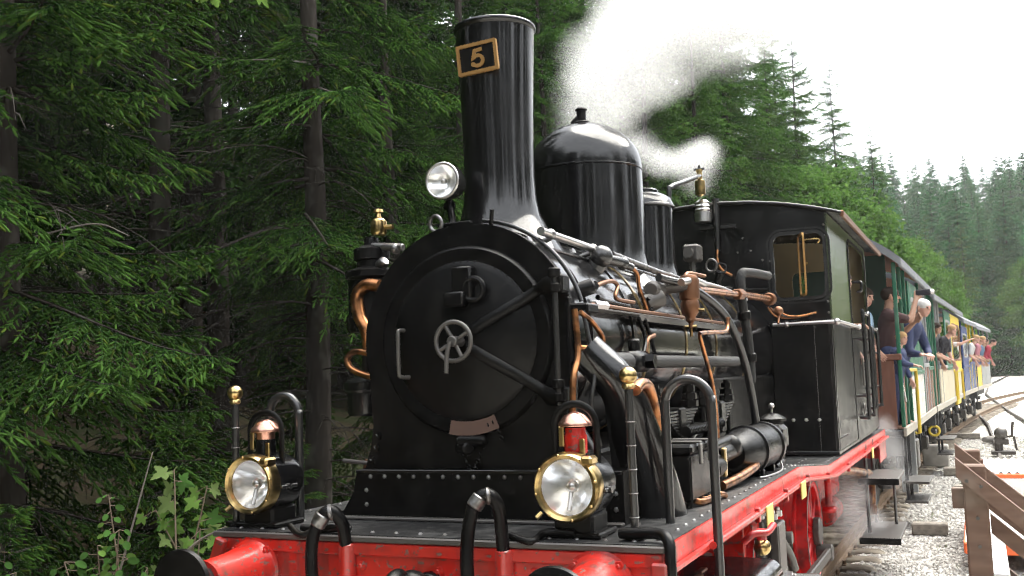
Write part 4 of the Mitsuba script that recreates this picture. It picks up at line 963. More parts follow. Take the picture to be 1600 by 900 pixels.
scene['stone_mat'] = two(principled({'type': 'mesh_attribute', 'name': 'vertex_color'}, 0.85, specular=0.25))
r = np.random.default_rng(5)
# dense enough to cover the shoulder that the photograph looks down on; thinner with distance
xy = []
for y0, y1, x0, x1, n in ((4, 9, 0.9, 3.2, 9000), (9, 14, 0.9, 3.6, 11000), (14, 22, 0.6, 5.0, 11000), (22, 34, 1.0, 7.0, 9000)):
    xy.append(np.stack([r.uniform(x0, x1, n), r.uniform(y0, y1, n)], 1))
xy = np.vstack(xy)
sx = np.array([track_at(s)[0] for s in np.clip(xy[:, 1], 0, 60)])
xy = xy[np.abs(xy[:, 0] - sx) > 0.85]
ms, cs = stones(xy, 0.030, 6, (0.19, 0.18, 0.165), (0.53, 0.515, 0.485))
put('gravel', ms, 'stone_mat', None, False, color=cs, kind='stuff', label='pale grey loose gravel beside the track', cat='gravel')


# ------------------------------------------------------------------ trees
def leafmat(rough=0.55, trans=0.7):
    return {'type': 'principledthin', 'base_color': {'type': 'mesh_attribute', 'name': 'vertex_color'}, 'roughness': rough, 'diff_trans': trans, 'eta': 1.2}


def bark_col(p, n, uv):
    g = fbm(p.x * 9, p.y * 9, p.z * 2.5, 3)
    l = smoothstep(0.55, 0.7, fbm(p.x * 5 + 8, p.y * 5, p.z * 3, 3))
    return mix(mix(mi.Color3f(0.012, 0.010, 0.008), mi.Color3f(0.040, 0.034, 0.028), g), mi.Color3f(0.075, 0.075, 0.062), l * 0.4)


scene['needle_mat'] = leafmat(0.5, 0.6)
scene['leaf_mat'] = leafmat(0.45, 0.8)
scene['bark_mat'] = two(bumped(principled(proc(bark_col), 0.9, specular=0.2), lambda p, n, uv: fbm(p.x * 22, p.y * 22, p.z * 7, 3), 0.03))


def shoot_template(n, length, needle, width, seed):
    """Needles round a short twig along +x, each one thin triangle: (n, 3, 3)."""
    r = np.random.default_rng(seed)
    t = (np.arange(n) + r.uniform(0, 1, n)) / n
    ph = np.arange(n) * 2.39996 + r.uniform(0, 0.6, n)
    rad = np.stack([np.zeros(n), np.cos(ph), np.sin(ph)], 1)
    tan = np.stack([np.zeros(n), -np.sin(ph), np.cos(ph)], 1)
    a = np.radians(r.uniform(32, 62, n))[:, None]
    base = np.stack([t * length, 0 * t, 0 * t], 1)
    L = needle * (1 - 0.35 * t[:, None]) * r.uniform(0.8, 1.15, (n, 1))
    tip = base + L * (np.cos(a) * [1, 0, 0] + np.sin(a) * rad)
    return np.stack([base - tan * width / 2 - [width, 0, 0], base + tan * width / 2 + [width, 0, 0], tip], 1)


def finger_template(length, rad, n_needle, seed):
    """A young shoot: a soft four-sided spindle of needles with single needles standing off it."""
    r = np.random.default_rng(seed)
    tri = []
    ring = []
    for t, k in ((0.0, 0.45), (0.35, 1.0), (0.80, 0.75)):
        a = np.arange(4) * PI / 2 + r.uniform(0, 0.8)
        rr = rad * k * r.uniform(0.8, 1.2, 4)
        ring.append(np.stack([np.full(4, t * length) + r.uniform(-0.04, 0.04, 4) * length, rr * np.cos(a), rr * np.sin(a)], 1))
    for i in range(2):
        for j in range(4):
            A, B, C, D = ring[i][j], ring[i][(j + 1) % 4], ring[i + 1][(j + 1) % 4], ring[i + 1][j]
            tri += [(A, B, C), (A, C, D)]
    for j in range(4):
        tri.append((ring[2][j], ring[2][(j + 1) % 4], np.array([length, 0, 0])))
    return np.concatenate([np.array(tri), shoot_template(n_needle, length * 0.95, rad * 2.3, rad * 0.42, seed + 1)])


def place_shoots(tmpl, org, axis, scale, roll):
    """tmpl (n,3,3) placed at org (S,3) along axis (S,3) -> (S*n*3, 3)."""
    d = axis / (np.linalg.norm(axis, axis=1, keepdims=True) + 1e-12)
    up = np.where(np.abs(d[:, 2:]) < 0.95, [0, 0, 1.0], [1.0, 0, 0])
    a = np.cross(up, d)
    a /= np.linalg.norm(a, axis=1, keepdims=True)
    b = np.cross(d, a)
    c, s = np.cos(roll)[:, None], np.sin(roll)[:, None]
    a, b = a * c + b * s, -a * s + b * c
    R = np.stack([d, a, b], -1) * scale[:, None, None]
    v = np.einsum('sij,nkj->snki', R, tmpl) + org[:, None, None]
    return v.reshape(-1, 3)


def spruce_branch(L, ds, sh_len, tmpl, r, dark, light, full=True, finger=False):
    """A drooping branch along +x: triangles (m*3,3), colours and a twig skeleton (list of polylines with radii)."""
    m = 9
    t = np.linspace(0, 1, m)
    droop = r.uniform(0.07, 0.22) if finger else r.uniform(0.12, 0.30)
    ax = np.stack([L * t * (1 - 0.06 * t), L * 0.05 * np.sin(t * 3 + r.uniform(0, 6)), L * (0.10 * t - droop * 2.2 * t**2 * (1 - 0.35 * t) + 0.10 * t**4)], 1)
    org, dirs, sc, tips = [], [], [], []
    polys = [(ax, np.linspace(0.010 * L + 0.006, 0.003, m))]
    start = 0.10 if full else 0.35
    for side in (-1, 1):
        u = start + r.uniform(0, 0.03)
        while u < 0.99:
            p = np.array([np.interp(u, t, ax[:, i]) for i in range(3)])
            q = np.array([np.interp(min(u + 0.03, 1), t, ax[:, i]) for i in range(3)]) - np.array([np.interp(max(u - 0.03, 0), t, ax[:, i]) for i in range(3)])
            q /= np.linalg.norm(q)
            l = (0.40 * L * (1 - u) ** 0.75 + 0.10) * r.uniform(0.65, 1.15) * min(1, (u - 0.02) * 5)
            ang = math.radians(r.uniform(45, 62)) * side
            d = np.array([q[0] * math.cos(ang) - q[1] * math.sin(ang), q[0] * math.sin(ang) + q[1] * math.cos(ang), q[2] * 0.6 - r.uniform(0.05, 0.45)])
            d /= np.linalg.norm(d)
            k = max(2, int(l / ds))
            tt = np.linspace(0, 1, 5)
            hang = r.uniform(0.05, 0.35) * l
            br = p + d * (tt[:, None] * l) - np.array([0, 0, 1]) * (hang * tt[:, None] ** 2)
            polys.append((br, np.linspace(0.004, 0.0015, 5)))
            w = (np.arange(k) + 0.5) / k
            pos = np.stack([np.interp(w, tt, br[:, i]) for i in range(3)], 1)
            dd = np.gradient(br, axis=0)
            dd = np.stack([np.interp(w, tt, dd[:, i]) for i in range(3)], 1)
            dd /= np.linalg.norm(dd, axis=1, keepdims=True)
            lat = np.cross([0, 0, 1.0], dd)
            lat /= np.linalg.norm(lat, axis=1, keepdims=True) + 1e-9
            # needles along the twig itself and pairs of side shoots
            org.append(pos - dd * sh_len * 0.4), dirs.append(dd), sc.append(np.full(k, 1.0)), tips.append(w * 0.4)
            for s2 in (-1, 1):
                sel = r.uniform(0, 1, k) < 0.92
                pd = dd * 0.75 + lat * s2 * 0.75 + np.stack([np.zeros(k), np.zeros(k), r.uniform(-0.45, 0.12, k)], 1)
                org.append(pos[sel]), dirs.append(pd[sel]), sc.append((r.uniform(0.75, 1.25, k) * (1.05 - 0.35 * w))[sel]), tips.append((0.35 + 0.65 * w)[sel])
            org.append(br[-1:] - dd[-1:] * 0.02), dirs.append(dd[-1:]), sc.append(np.array([1.25])), tips.append(np.array([1.0]))
            u += ds * (1.0 if finger else 1.35) / L * r.uniform(0.8, 1.25)
    org, dirs, sc, tips = np.vstack(org), np.vstack(dirs), np.concatenate(sc), np.concatenate(tips)
    v = place_shoots(tmpl, org, dirs, sc, r.uniform(0, 6.28, len(org)))
    n = len(tmpl)
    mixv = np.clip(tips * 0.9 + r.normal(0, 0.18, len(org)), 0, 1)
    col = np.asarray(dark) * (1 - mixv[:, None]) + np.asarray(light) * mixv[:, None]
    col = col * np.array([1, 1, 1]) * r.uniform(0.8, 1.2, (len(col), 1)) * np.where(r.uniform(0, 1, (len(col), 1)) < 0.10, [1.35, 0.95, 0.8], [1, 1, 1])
    col = np.repeat(col[:, None], n * 3, 1).reshape(-1, 3)
    return v, col, polys


def thin_tube(p, rr, n=3):
    p = np.asarray(p, float)
    t = np.gradient(p, axis=0)
    t /= np.linalg.norm(t, axis=1, keepdims=True) + 1e-12
    a = np.cross(t, [0.1, 0.2, 1.0])
    a /= np.linalg.norm(a, axis=1, keepdims=True) + 1e-12
    b = np.cross(t, a)
    th = np.arange(n) / n * 2 * PI
    v = (p[:, None] + rr[:, None, None] * (np.cos(th)[None, :, None] * a[:, None] + np.sin(th)[None, :, None] * b[:, None])).reshape(-1, 3)
    i = (np.arange(len(p) - 1)[:, None] * n + np.arange(n)[None]).ravel()
    j = (np.arange(len(p) - 1)[:, None] * n + (np.arange(n)[None] + 1) % n).ravel()
    return v, np.vstack([np.stack([i, j, j + n], 1), np.stack([i, j + n, i + n], 1)])


def gather(parts):
    V, F, o = [], [], 0
    for v, f in parts:
        V.append(v), F.append(f + o)
        o += len(v)
    return tm(np.vstack(V), np.vstack(F))


def make_spruce(name, H, crown0, Lmax, whorl, per, ds, sh_len, needle, width, n_needle, seed, dark, light, dead=0, twigs=True, lib=5, trunk_r=0.17, lean=0.0, finger=False):
    r = np.random.default_rng(seed)
    tmpl = finger_template(sh_len, width, n_needle, seed) if finger else shoot_template(n_needle, sh_len, needle, width, seed)
    Ls = np.linspace(0.35, 1.0, lib) * Lmax
    branches = [spruce_branch(L, ds, sh_len, tmpl, r, dark, light, True, finger) for L in Ls]
    CV, CC, W = [], [], []
    z = crown0
    while z < H * 0.985:
        f = (z - crown0) / (H - crown0)
        L = Lmax * ((1 - f) ** 0.85) * (0.75 + 0.25 * min(1, f * 5)) + 0.12
        for k in range(per if z < 7.0 or not finger else 2):
            a = r.uniform(0, 2 * PI)
            l = L * r.uniform(0.6, 1.12)
            b = branches[int(np.argmin(np.abs(Ls - l)))] if l > Ls[0] * 0.6 else branches[0]
            s = l / Ls[[x is b for x in branches].index(True)]
            up = math.radians(-14 + 55 * f**1.5 + r.uniform(-10, 8))
            c, sn = math.cos(a), math.sin(a)
            cu, su = math.cos(up), math.sin(up)
            R = np.array([[c * cu, -sn, -c * su], [sn * cu, c, -sn * su], [su, 0, cu]])
            o = np.array([lean * z, 0, z + r.uniform(-0.2, 0.2) * whorl])
            CV.append((b[0] * s) @ R.T + o)
            CC.append(b[1] * r.uniform(0.82, 1.16))
            if twigs:
                for p, rr in (b[2] if twigs == 'all' else b[2][:1]):
                    W.append(thin_tube((p * s) @ R.T + o, rr * s))
        z += whorl * r.uniform(0.75, 1.25) * (1 - 0.45 * f)
    for _ in range(dead):
        zz = r.uniform(0.6, max(crown0 * 1.6, 4.5))
        a, l = r.uniform(0, 2 * PI), r.uniform(0.6, 2.2)
        tt = np.linspace(0, 1, 6)[:, None]
        p = np.array([lean * zz, 0, zz]) + l * np.concatenate([tt * math.cos(a), tt * math.sin(a), 0.12 * tt - r.uniform(0.2, 0.5) * tt**2], 1)
        W.append(thin_tube(p, np.linspace(0.012, 0.003, 6)))
        for _ in range(7):
            u = r.uniform(0.2, 0.95)
            q = p[0] + (p[-1] - p[0]) * u
            q[2] = np.interp(u, tt[:, 0], p[:, 2])
            e = r.normal(0, 1, 3) * [1, 1, 0.4] + (p[-1] - p[0]) / l
            e /= np.linalg.norm(e)
            W.append(thin_tube(np.stack([q, q + e * 0.15 + [0, 0, -0.01], q + e * r.uniform(0.3, 0.55) + [0, 0, -0.08]]), np.array([0.005, 0.004, 0.002])))
    zz = np.linspace(-0.4, H, 14)
    wob = np.stack([lean * zz + 0.03 * np.sin(zz * 0.7), 0.03 * np.cos(zz * 0.9), zz], 1)
    tv = thin_tube(wob, trunk_r * (1 - zz / H * 0.96).clip(0.03) + 0.08 * np.exp(-np.maximum(zz, 0) * 2.2), 12)
    v = np.vstack(CV)
    crown = tm(v, np.arange(len(v)).reshape(-1, 3))
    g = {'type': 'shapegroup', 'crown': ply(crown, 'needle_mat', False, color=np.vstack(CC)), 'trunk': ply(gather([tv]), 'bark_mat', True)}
    if W:
        g['branches'] = ply(gather(W), 'bark_mat', True)
    scene[name] = g
    return len(v) // 3


def make_broadleaf(name, H, R, n_clump, per, leaf, seed, dark, light, trunk_r=0.12, crown_lo=0.25):
    r = np.random.default_rng(seed)
    W = []
    zz = np.linspace(-0.3, H * 0.8, 8)
    W.append(thin_tube(np.stack([0.1 * np.sin(zz), 0.1 * np.cos(zz * 1.3), zz], 1), trunk_r * (1.05 - zz / H), 8))
    V, C = [], []
    for i in range(n_clump):
        u = r.uniform(crown_lo, 1)
        prof = math.sin(min(1, (u - crown_lo) / (1 - crown_lo) * 0.85 + 0.12) * PI) ** 0.7
        a = r.uniform(0, 2 * PI)
        rad = R * prof * r.uniform(0.45, 1.0) ** 0.6
        c = np.array([rad * math.cos(a), rad * math.sin(a), H * u])
        W.append(thin_tube(np.stack([[0, 0, H * max(0.15, u - 0.22)], c * [0.5, 0.5, 1] - [0, 0, H * 0.06], c]), np.array([0.035, 0.02, 0.008]) * H / 8))
        s = R * r.uniform(0.14, 0.30)
        q = r.normal(0, 1, (per, 3))
        q /= np.linalg.norm(q, axis=1, keepdims=True)
        p = c + q * s * r.uniform(0.3, 1.0, (per, 1)) * [1.15, 1.15, 0.75]
        n = q * 0.6 + r.normal(0, 0.6, (per, 3)) + [0, 0, 0.7]
        n /= np.linalg.norm(n, axis=1, keepdims=True)
        e = np.cross(n, r.normal(0, 1, (per, 3)))
        e /= np.linalg.norm(e, axis=1, keepdims=True)
        f = np.cross(n, e)
        l = leaf * r.uniform(0.7, 1.3, (per, 1))
        A, B, Cc, D = p - e * l * 0.5, p + f * l * 0.36 + n * l * 0.05, p + e * l * 0.55 - n * l * 0.1, p - f * l * 0.36 + n * l * 0.05
        V.append(np.stack([A, B, Cc, A, Cc, D], 1).reshape(-1, 3))
        t = np.clip(r.normal(0.5, 0.25, (per, 1)), 0, 1) * r.uniform(0.7, 1.15)
        C.append(np.repeat(np.asarray(dark) * (1 - t) + np.asarray(light) * t, 6, 0))
    v = np.vstack(V)
    scene[name] = {'type': 'shapegroup', 'crown': ply(tm(v, np.arange(len(v)).reshape(-1, 3)), 'leaf_mat', False, color=np.vstack(C)), 'trunk': ply(gather(W), 'bark_mat', True)}
    return len(v) // 3


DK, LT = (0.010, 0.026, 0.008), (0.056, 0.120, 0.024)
COUNT = {}
COUNT['near_a'] = make_spruce('spruce_near_a', 11.5, 0.9, 2.65, 0.46, 4, 0.083, 0.090, 0, 0.0098, 9, 11, DK, LT, dead=10, twigs=True, finger=True)
COUNT['near_b'] = make_spruce('spruce_near_b', 16, 3.3, 2.8, 0.55, 4, 0.090, 0.095, 0, 0.0100, 9, 12, DK, LT, dead=70, twigs=True, finger=True)
COUNT['near_c'] = make_spruce('spruce_near_c', 19, 6.5, 2.3, 0.6, 3, 0.125, 0.13, 0, 0.013, 12, 21, DK, LT, dead=130, twigs=True, finger=True)
COUNT['young'] = make_spruce('spruce_young', 3.2, 0.15, 1.15, 0.22, 4, 0.10, 0.11, 0, 0.011, 12, 13, (0.010, 0.026, 0.007), (0.040, 0.09, 0.017), twigs=True, trunk_r=0.03, finger=True)
COUNT['mid'] = make_spruce('spruce_mid', 20, 1.6, 3.6, 0.62, 5, 0.22, 0.26, 0.085, 0.034, 7, 14, (0.014, 0.040, 0.011), (0.058, 0.125, 0.026), dead=14, twigs=True, lib=4)
COUNT['mid2'] = make_spruce('spruce_mid_b', 16, 0.8, 3.0, 0.80, 5, 0.22, 0.27, 0.09, 0.036, 7, 17, (0.016, 0.042, 0.012), (0.066, 0.130, 0.030), dead=0, twigs=True, lib=4)
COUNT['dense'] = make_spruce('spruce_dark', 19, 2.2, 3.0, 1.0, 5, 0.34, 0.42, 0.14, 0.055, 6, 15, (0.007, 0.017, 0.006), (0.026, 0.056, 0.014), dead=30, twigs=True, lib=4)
COUNT['far'] = make_spruce('spruce_far', 22, 0.5, 4.1, 1.05, 5, 0.5, 0.62, 0.24, 0.10, 6, 16, (0.011, 0.050, 0.020), (0.034, 0.120, 0.040), twigs=False, lib=3)
COUNT['far2'] = make_spruce('spruce_far_b', 19, 0.5, 4.5, 1.1, 5, 0.5, 0.62, 0.24, 0.10, 6, 18, (0.014, 0.058, 0.020), (0.046, 0.135, 0.040), twigs=False, lib=3)
COUNT['broad'] = make_broadleaf('broadleaf_a', 9, 3.0, 110, 170, 0.16, 19, (0.030, 0.075, 0.016), (0.105, 0.200, 0.042))
COUNT['bush'] = make_broadleaf('broadleaf_b', 4.5, 2.2, 70, 120, 0.10, 20, (0.025, 0.06, 0.014), (0.080, 0.15, 0.034), 0.05, 0.05)


def tree(proto, x, y, name, label, cat, group=None, scale=1.0, ang=None, z=None, tilt=0.0):
    k = key_of(name)
    a = float(rng.uniform(0, 360)) if ang is None else ang
    z = float(terrain(x, y)) - 0.05 if z is None else z
    scene[k] = {'type': 'instance', 'to_world': T().translate([x, y, z]).rotate([0, 1, 0], tilt).rotate([0, 0, 1], a).scale(scale), 'sg': {'type': 'ref', 'id': proto}}
    tag(k, label, cat, group)
    if 'branches' in scene[proto]:
        labels[k + '__branches'] = {'kind': 'stuff'}
    return k


ORD = 'first second third fourth fifth sixth seventh eighth ninth tenth eleventh twelfth thirteenth fourteenth fifteenth sixteenth seventeenth eighteenth nineteenth twentieth twenty-first twenty-second twenty-third twenty-fourth twenty-fifth twenty-sixth'.split()


# front row by the track on the left
row = [('spruce_near_a', -5.3, 1.9, 1.05, 20, 'dark green spruce with low bright boughs at the left edge of the wood'),
       ('spruce_near_b', -4.55, 5.6, 1.0, 130, 'grey-trunked spruce close behind the left of the smokebox'),
       ('spruce_near_c', -6.4, 5.0, 0.95, 200, 'tall dark-trunked spruce behind the left lamp'),
       ('spruce_near_c', -6.9, 3.1, 0.9, 310, 'slim bare-stemmed spruce between the left lamp and the wood edge'),
       ('spruce_near_a', -5.3, 8.6, 1.0, 75, 'full green spruce behind the chimney'),
       ('spruce_near_a', -6.0, 12.5, 1.15, 10, 'bushy spruce behind the steam dome'),
       ('spruce_near_c', -7.6, 7.4, 1.05, 60, 'spruce in the second row behind the grey trunk'),
       ('spruce_near_a', -6.2, 0.3, 1.0, 250, 'big spruce at the left edge whose boughs reach in')]
for i, (pr, x, y, sc, an, lab) in enumerate(row):
    tree(pr, x, y, 'spruce', lab, 'spruce tree', None, sc, an)
# the darker wood behind
r = np.random.default_rng(33)
pts = []
while len(pts) < 64:
    x, y = -8.5 - 17 * r.uniform() ** 0.9, r.uniform(-6, 46)
    if x > -9.0 - 0.10 * max(0, 14 - y) and y < 14 and False:
        continue
    if all((x - a) ** 2 + (y - b) ** 2 > 4.0 for a, b in pts):
        pts.append((x, y))
# the wood goes on along the left of the line towards the viewer and behind
r2 = np.random.default_rng(34)
for i in range(46):
    x, y = (r2.uniform(-15, -5.5), r2.uniform(-42, -7)) if i < 34 else (r2.uniform(-6, 9), r2.uniform(-40, -26))
    pts.append((x, y))
for i in range(16):
    pts.append((r2.uniform(0, 22), r2.uniform(-36, -17)))
for x, y in pts:
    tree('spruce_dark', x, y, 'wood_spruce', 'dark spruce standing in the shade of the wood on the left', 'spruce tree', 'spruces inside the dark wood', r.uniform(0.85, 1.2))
# trees along the left of the line behind the train, tops against the sky
line = [(-6.2, 17.0, 'spruce_mid', 0.72), (-7.2, 20.5, 'spruce_mid', 0.86), (-6.0, 24.5, 'spruce_mid_b', 0.98), (-7.5, 27.0, 'spruce_mid', 0.92), (-6.4, 31.0, 'spruce_mid', 1.05), (-8.2, 33.0, 'spruce_mid_b', 1.2), (-6.2, 37.0, 'spruce_mid_b', 1.3),
        (-7.4, 42.0, 'spruce_mid', 1.05), (-6.2, 47.0, 'spruce_mid', 0.9), (-5.6, 53.0, 'spruce_mid_b', 1.0), (-4.5, 60.0, 'spruce_mid', 1.06), (-9.0, 38.0, 'spruce_mid', 1.15), (-3.0, 68.0, 'spruce_mid', 0.95), (-7.0, 64.0, 'spruce_mid_b', 1.1), (-5.0, 78.0, 'spruce_mid', 0.95), (-4.0, 90.0, 'spruce_mid', 0.92), (-1.0, 98.0, 'spruce_mid_b', 1.0), (-8.0, 84.0, 'spruce_mid_b', 1.2), (2.0, 108.0, 'spruce_mid_b', 1.0), (-9.5, 22.0, 'spruce_mid', 1.1), (-10.5, 29.0, 'spruce_mid_b', 1.3), (-9.0, 44.0, 'spruce_mid', 1.1), (-9.5, 51.0, 'spruce_mid_b', 1.3), (-8.0, 57.0, 'spruce_mid', 1.05), (-9.0, 70.0, 'spruce_mid', 1.1), (-5.2, 27.5, 'spruce_mid_b', 0.98), (-5.6, 34.2, 'spruce_mid', 1.12), (-4.9, 47.5, 'spruce_mid_b', 1.2), (-6.6, 52.0, 'spruce_mid', 1.1), (-5.4, 42.5, 'spruce_mid_b', 1.12)]
front = sorted([q for q in line if q[0] > -7.7], key=lambda q: q[1])
for i, (x, y, pr, sc) in enumerate(front):
    tree(pr, x, y, 'lineside_spruce', f'tall green spruce along the left of the train, {ORD[i]} from the engine', 'spruce tree', 'spruces along the left of the train', sc)
for x, y, pr, sc in [q for q in line if q[0] <= -7.7]:
    tree(pr, x, y, 'lineside_spruce', 'tall spruce in the second row, behind the spruces along the train', 'spruce tree', 'spruces in the second row', sc)
for i, (x, y, pr, sc) in enumerate(sorted(((-4.8, 30.0, 'broadleaf_a', 0.85), (-4.3, 37.0, 'broadleaf_a', 1.15), (-3.6, 43.0, 'broadleaf_a', 1.3), (-3.6, 51.0, 'broadleaf_a', 1.15), (-2.6, 60.0, 'broadleaf_a', 1.1), (-1.4, 70.0, 'broadleaf_a', 1.2), (9.0, 106.0, 'broadleaf_a', 1.3), (-4.4, 24.0, 'broadleaf_b', 1.1), (-4.2, 19.5, 'broadleaf_b', 0.9), (0.5, 78.0, 'broadleaf_a', 0.8)), key=lambda q: q[1])):
    tree(pr, x, y, 'broadleaf_tree', f'light green broadleaf tree before the lineside spruces, {ORD[i]} from the engine', 'tree', 'broadleaf trees beside the carriages', sc)
# the far hillside
r = np.random.default_rng(44)
n = 0
pts = []
while n < 290:
    y = 116 + 135 * r.uniform() ** 1.1
    x = r.uniform(-24, 24) * (y / 150) + 2
    if all((x - a) ** 2 + (y - b) ** 2 > 7 for a, b in pts):
        pts.append((x, y))
        tree('spruce_far' if r.uniform() < 0.6 else 'spruce_far_b', x, y, 'hillside_spruce', 'hazy blue-green spruce on the wooded hill beyond the track', 'spruce tree', 'spruces on the far hillside', r.uniform(0.78, 1.10))
        n += 1
# trees on the near side of the valley, beside and behind the viewer
r = np.random.default_rng(55)
for i in range(75):
    x, y = r.uniform(17, 34), r.uniform(-34, 75)
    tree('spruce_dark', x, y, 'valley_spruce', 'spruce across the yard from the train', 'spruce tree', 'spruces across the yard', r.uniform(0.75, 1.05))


# ------------------------------------------------------------------ carriages
def wood_col(p, n, uv):
    g = fbm(p.x * 14, p.y * 14, p.z * 2.5, 3)
    return mix(mi.Color3f(0.095, 0.040, 0.027), mi.Color3f(0.17, 0.08, 0.055), g)


def worn_white(p, n, uv):
    g = fbm(p.x * 5, p.y * 5, p.z * 3, 3)
    line = smoothstep(0.35, 0.55, noise(p.z * 13, 3.0)) * smoothstep(0.42, 0.62, fbm(p.y * 22, p.z * 30, 1, 2))
    base = mix(mi.Color3f(0.34, 0.335, 0.31), mi.Color3f(0.46, 0.455, 0.43), g)
    return mix(base, mi.Color3f(0.42, 0.22, 0.18), line * 0.30)


def dusty(c, k=0.25):
    def fn(p, n, uv):
        g = fbm(p.x * 4, p.y * 4, p.z * 3, 3)
        return mix(mi.Color3f(*c), mi.Color3f(0.30, 0.29, 0.26), smoothstep(0.4, 0.9, g) * k)
    return fn


scene['carriage_green'] = two(principled(proc(dusty((0.012, 0.085, 0.048))), 0.38, specular=0.4))
scene['carriage_dark'] = two(principled((0.010, 0.045, 0.032), 0.5))
scene['carriage_brown'] = two(principled(proc(wood_col), 0.5, specular=0.3))
scene['carriage_white'] = two(principled(proc(worn_white), 0.55, specular=0.3))
scene['carriage_cream'] = two(principled(proc(dusty((0.36, 0.32, 0.23))), 0.5, specular=0.3))
scene['carriage_yellow'] = two(principled(proc(dusty((0.50, 0.36, 0.025), 0.15)), 0.4, specular=0.4))
scene['carriage_blue'] = two(principled(proc(dusty((0.020, 0.036, 0.12), 0.2)), 0.4, specular=0.4))
scene['carriage_grey'] = two(principled(proc(dusty((0.20, 0.21, 0.21), 0.3)), 0.5, specular=0.3))
scene['roof_grey'] = two(principled(proc(dusty((0.12, 0.13, 0.145), 0.3)), 0.6, specular=0.3))
scene['roof_lining'] = two(principled((0.20, 0.10, 0.07), 0.6))
scene['sill_beige'] = two(principled(proc(dusty((0.27, 0.25, 0.21), 0.3)), 0.6))
scene['underframe'] = two(principled((0.035, 0.035, 0.037), 0.6))


class Carriage:
    """Shapes given as (along, across, up), from the carriage's front end, set on the track's curve."""

    def __init__(self, name, label, s0, s1, dz=0.0):
        self.key = thing(name, label, 'railway carriage', 'carriages behind the engine')
        self.L = s1 - s0
        x0, y0, _ = track_at(s0)
        x1, y1, _ = track_at(s1)
        d = np.array([x1 - x0, y1 - y0])
        d /= np.linalg.norm(d)
        self.o, self.a, self.c = np.array([x0, y0, dz]), np.array([d[0], d[1], 0]), np.array([d[1], -d[0], 0])

    def pt(self, w, x, z):
        return self.o + self.a * w + self.c * x + np.array([0, 0, z])

    def put(self, name, mesh, mat, parent=None, smooth=30, **kw):
        m = mesh.copy()
        v = m.vertices                      # mesh drawn with x across, y along, z up
        m.vertices = self.o + v[:, 0:1] * self.c + v[:, 1:2] * self.a + v[:, 2:3] * np.array([0, 0, 1.0])
        return put(name, m, mat, parent or self.key, smooth, **kw)


HW, FLOOR, EAVE = 1.45, 1.12, 3.82


def carriage_shell(C, roof_end=0.0, crown=4.42, eave=EAVE, platform=1.7):
    L = C.L
    C.put('floor', box(-HW + 0.02, HW - 0.02, 0.05, L - 0.05, FLOOR - 0.10, FLOOR, 0.01), 'underframe')
    C.put('side_sill', box(HW - 0.03, HW + 0.02, 0.0, L, FLOOR - 0.09, FLOOR + 0.05, 0.008), 'sill_beige')
    C.put('sole_bar', box(HW - 0.42, HW - 0.30, 0.1, L - 0.1, FLOOR - 0.38, FLOOR - 0.12, 0.01), 'underframe')
    C.put('sole_bar', box(-HW + 0.30, -HW + 0.42, 0.1, L - 0.1, FLOOR - 0.38, FLOOR - 0.12, 0.01), 'underframe')
    C.put('end_beam', box(-HW + 0.1, HW - 0.05, 0.02, 0.12, FLOOR - 0.40, FLOOR - 0.10, 0.01), 'underframe')
    x = np.linspace(-HW - 0.10, HW + 0.10, 25)
    rz = eave + (crown - eave) * np.clip(1 - (np.abs(x) / (HW + 0.10)) ** 2.4, 0, 1)
    outer = [(a, b) for a, b in zip(x, rz)]
    inner = [(a, b - 0.05) for a, b in zip(x, rz)][::-1]
    roof = C.put('roof', extrude(sg.Polygon(outer + inner), L + 0.16, 'xz', -0.08 + roof_end), 'roof_grey', smooth=40)
    C.put('lining', extrude(sg.Polygon([(a * 0.985, b - 0.052) for a, b in zip(x, rz)] + [(a * 0.985, b - 0.06) for a, b in zip(x, rz)][::-1]), L - 0.1, 'xz', 0.06), 'roof_lining', roof, 40)
    C.put('eave_board', box(HW + 0.06, HW + 0.115, -0.08, L + 0.08, eave - 0.13, eave + 0.005, 0.01), 'roof_grey', roof)
    C.put('end_board', extrude(sg.Polygon([(a, b + 0.004) for a, b in zip(x, rz)] + [(a, b - 0.13) for a, b in zip(x, rz)][::-1]), 0.03, 'xz', -0.115), 'roof_grey', roof, 40)
    for w in (1.35, L - 1.35) if L < 9 else (1.5, 4.0, L - 4.0, L - 1.5):
        for s in (-1, 1):
            wl = C.put('wheel', cyl((s * 0.70, w, 0.22), (s * 0.82, w, 0.22), 0.42, 32, cap=0.02), 'underframe')
            C.put('axle_box', box(s * 0.95 - 0.10, s * 0.95 + 0.14, w - 0.16, w + 0.16, 0.08, 0.40, 0.03), 'grey_iron', wl)
            C.put('spring', join([box(s * 1.0 - 0.04, s * 1.0 + 0.05, w - 0.45 + 0.07 * k, w + 0.45 - 0.07 * k, 0.62 - 0.03 * k, 0.648 - 0.03 * k, 0.004) for k in range(5)]), 'underframe', wl)
            C.put('axle_guard', extrude(sg.Polygon([(w - 0.42, 0.66), (w - 0.22, 0.05), (w + 0.22, 0.05), (w + 0.42, 0.66)]).difference(sg.box(w - 0.13, 0.05, w + 0.13, 0.45)), 0.02, 'yz', s * 0.92), 'underframe', wl)
    return roof


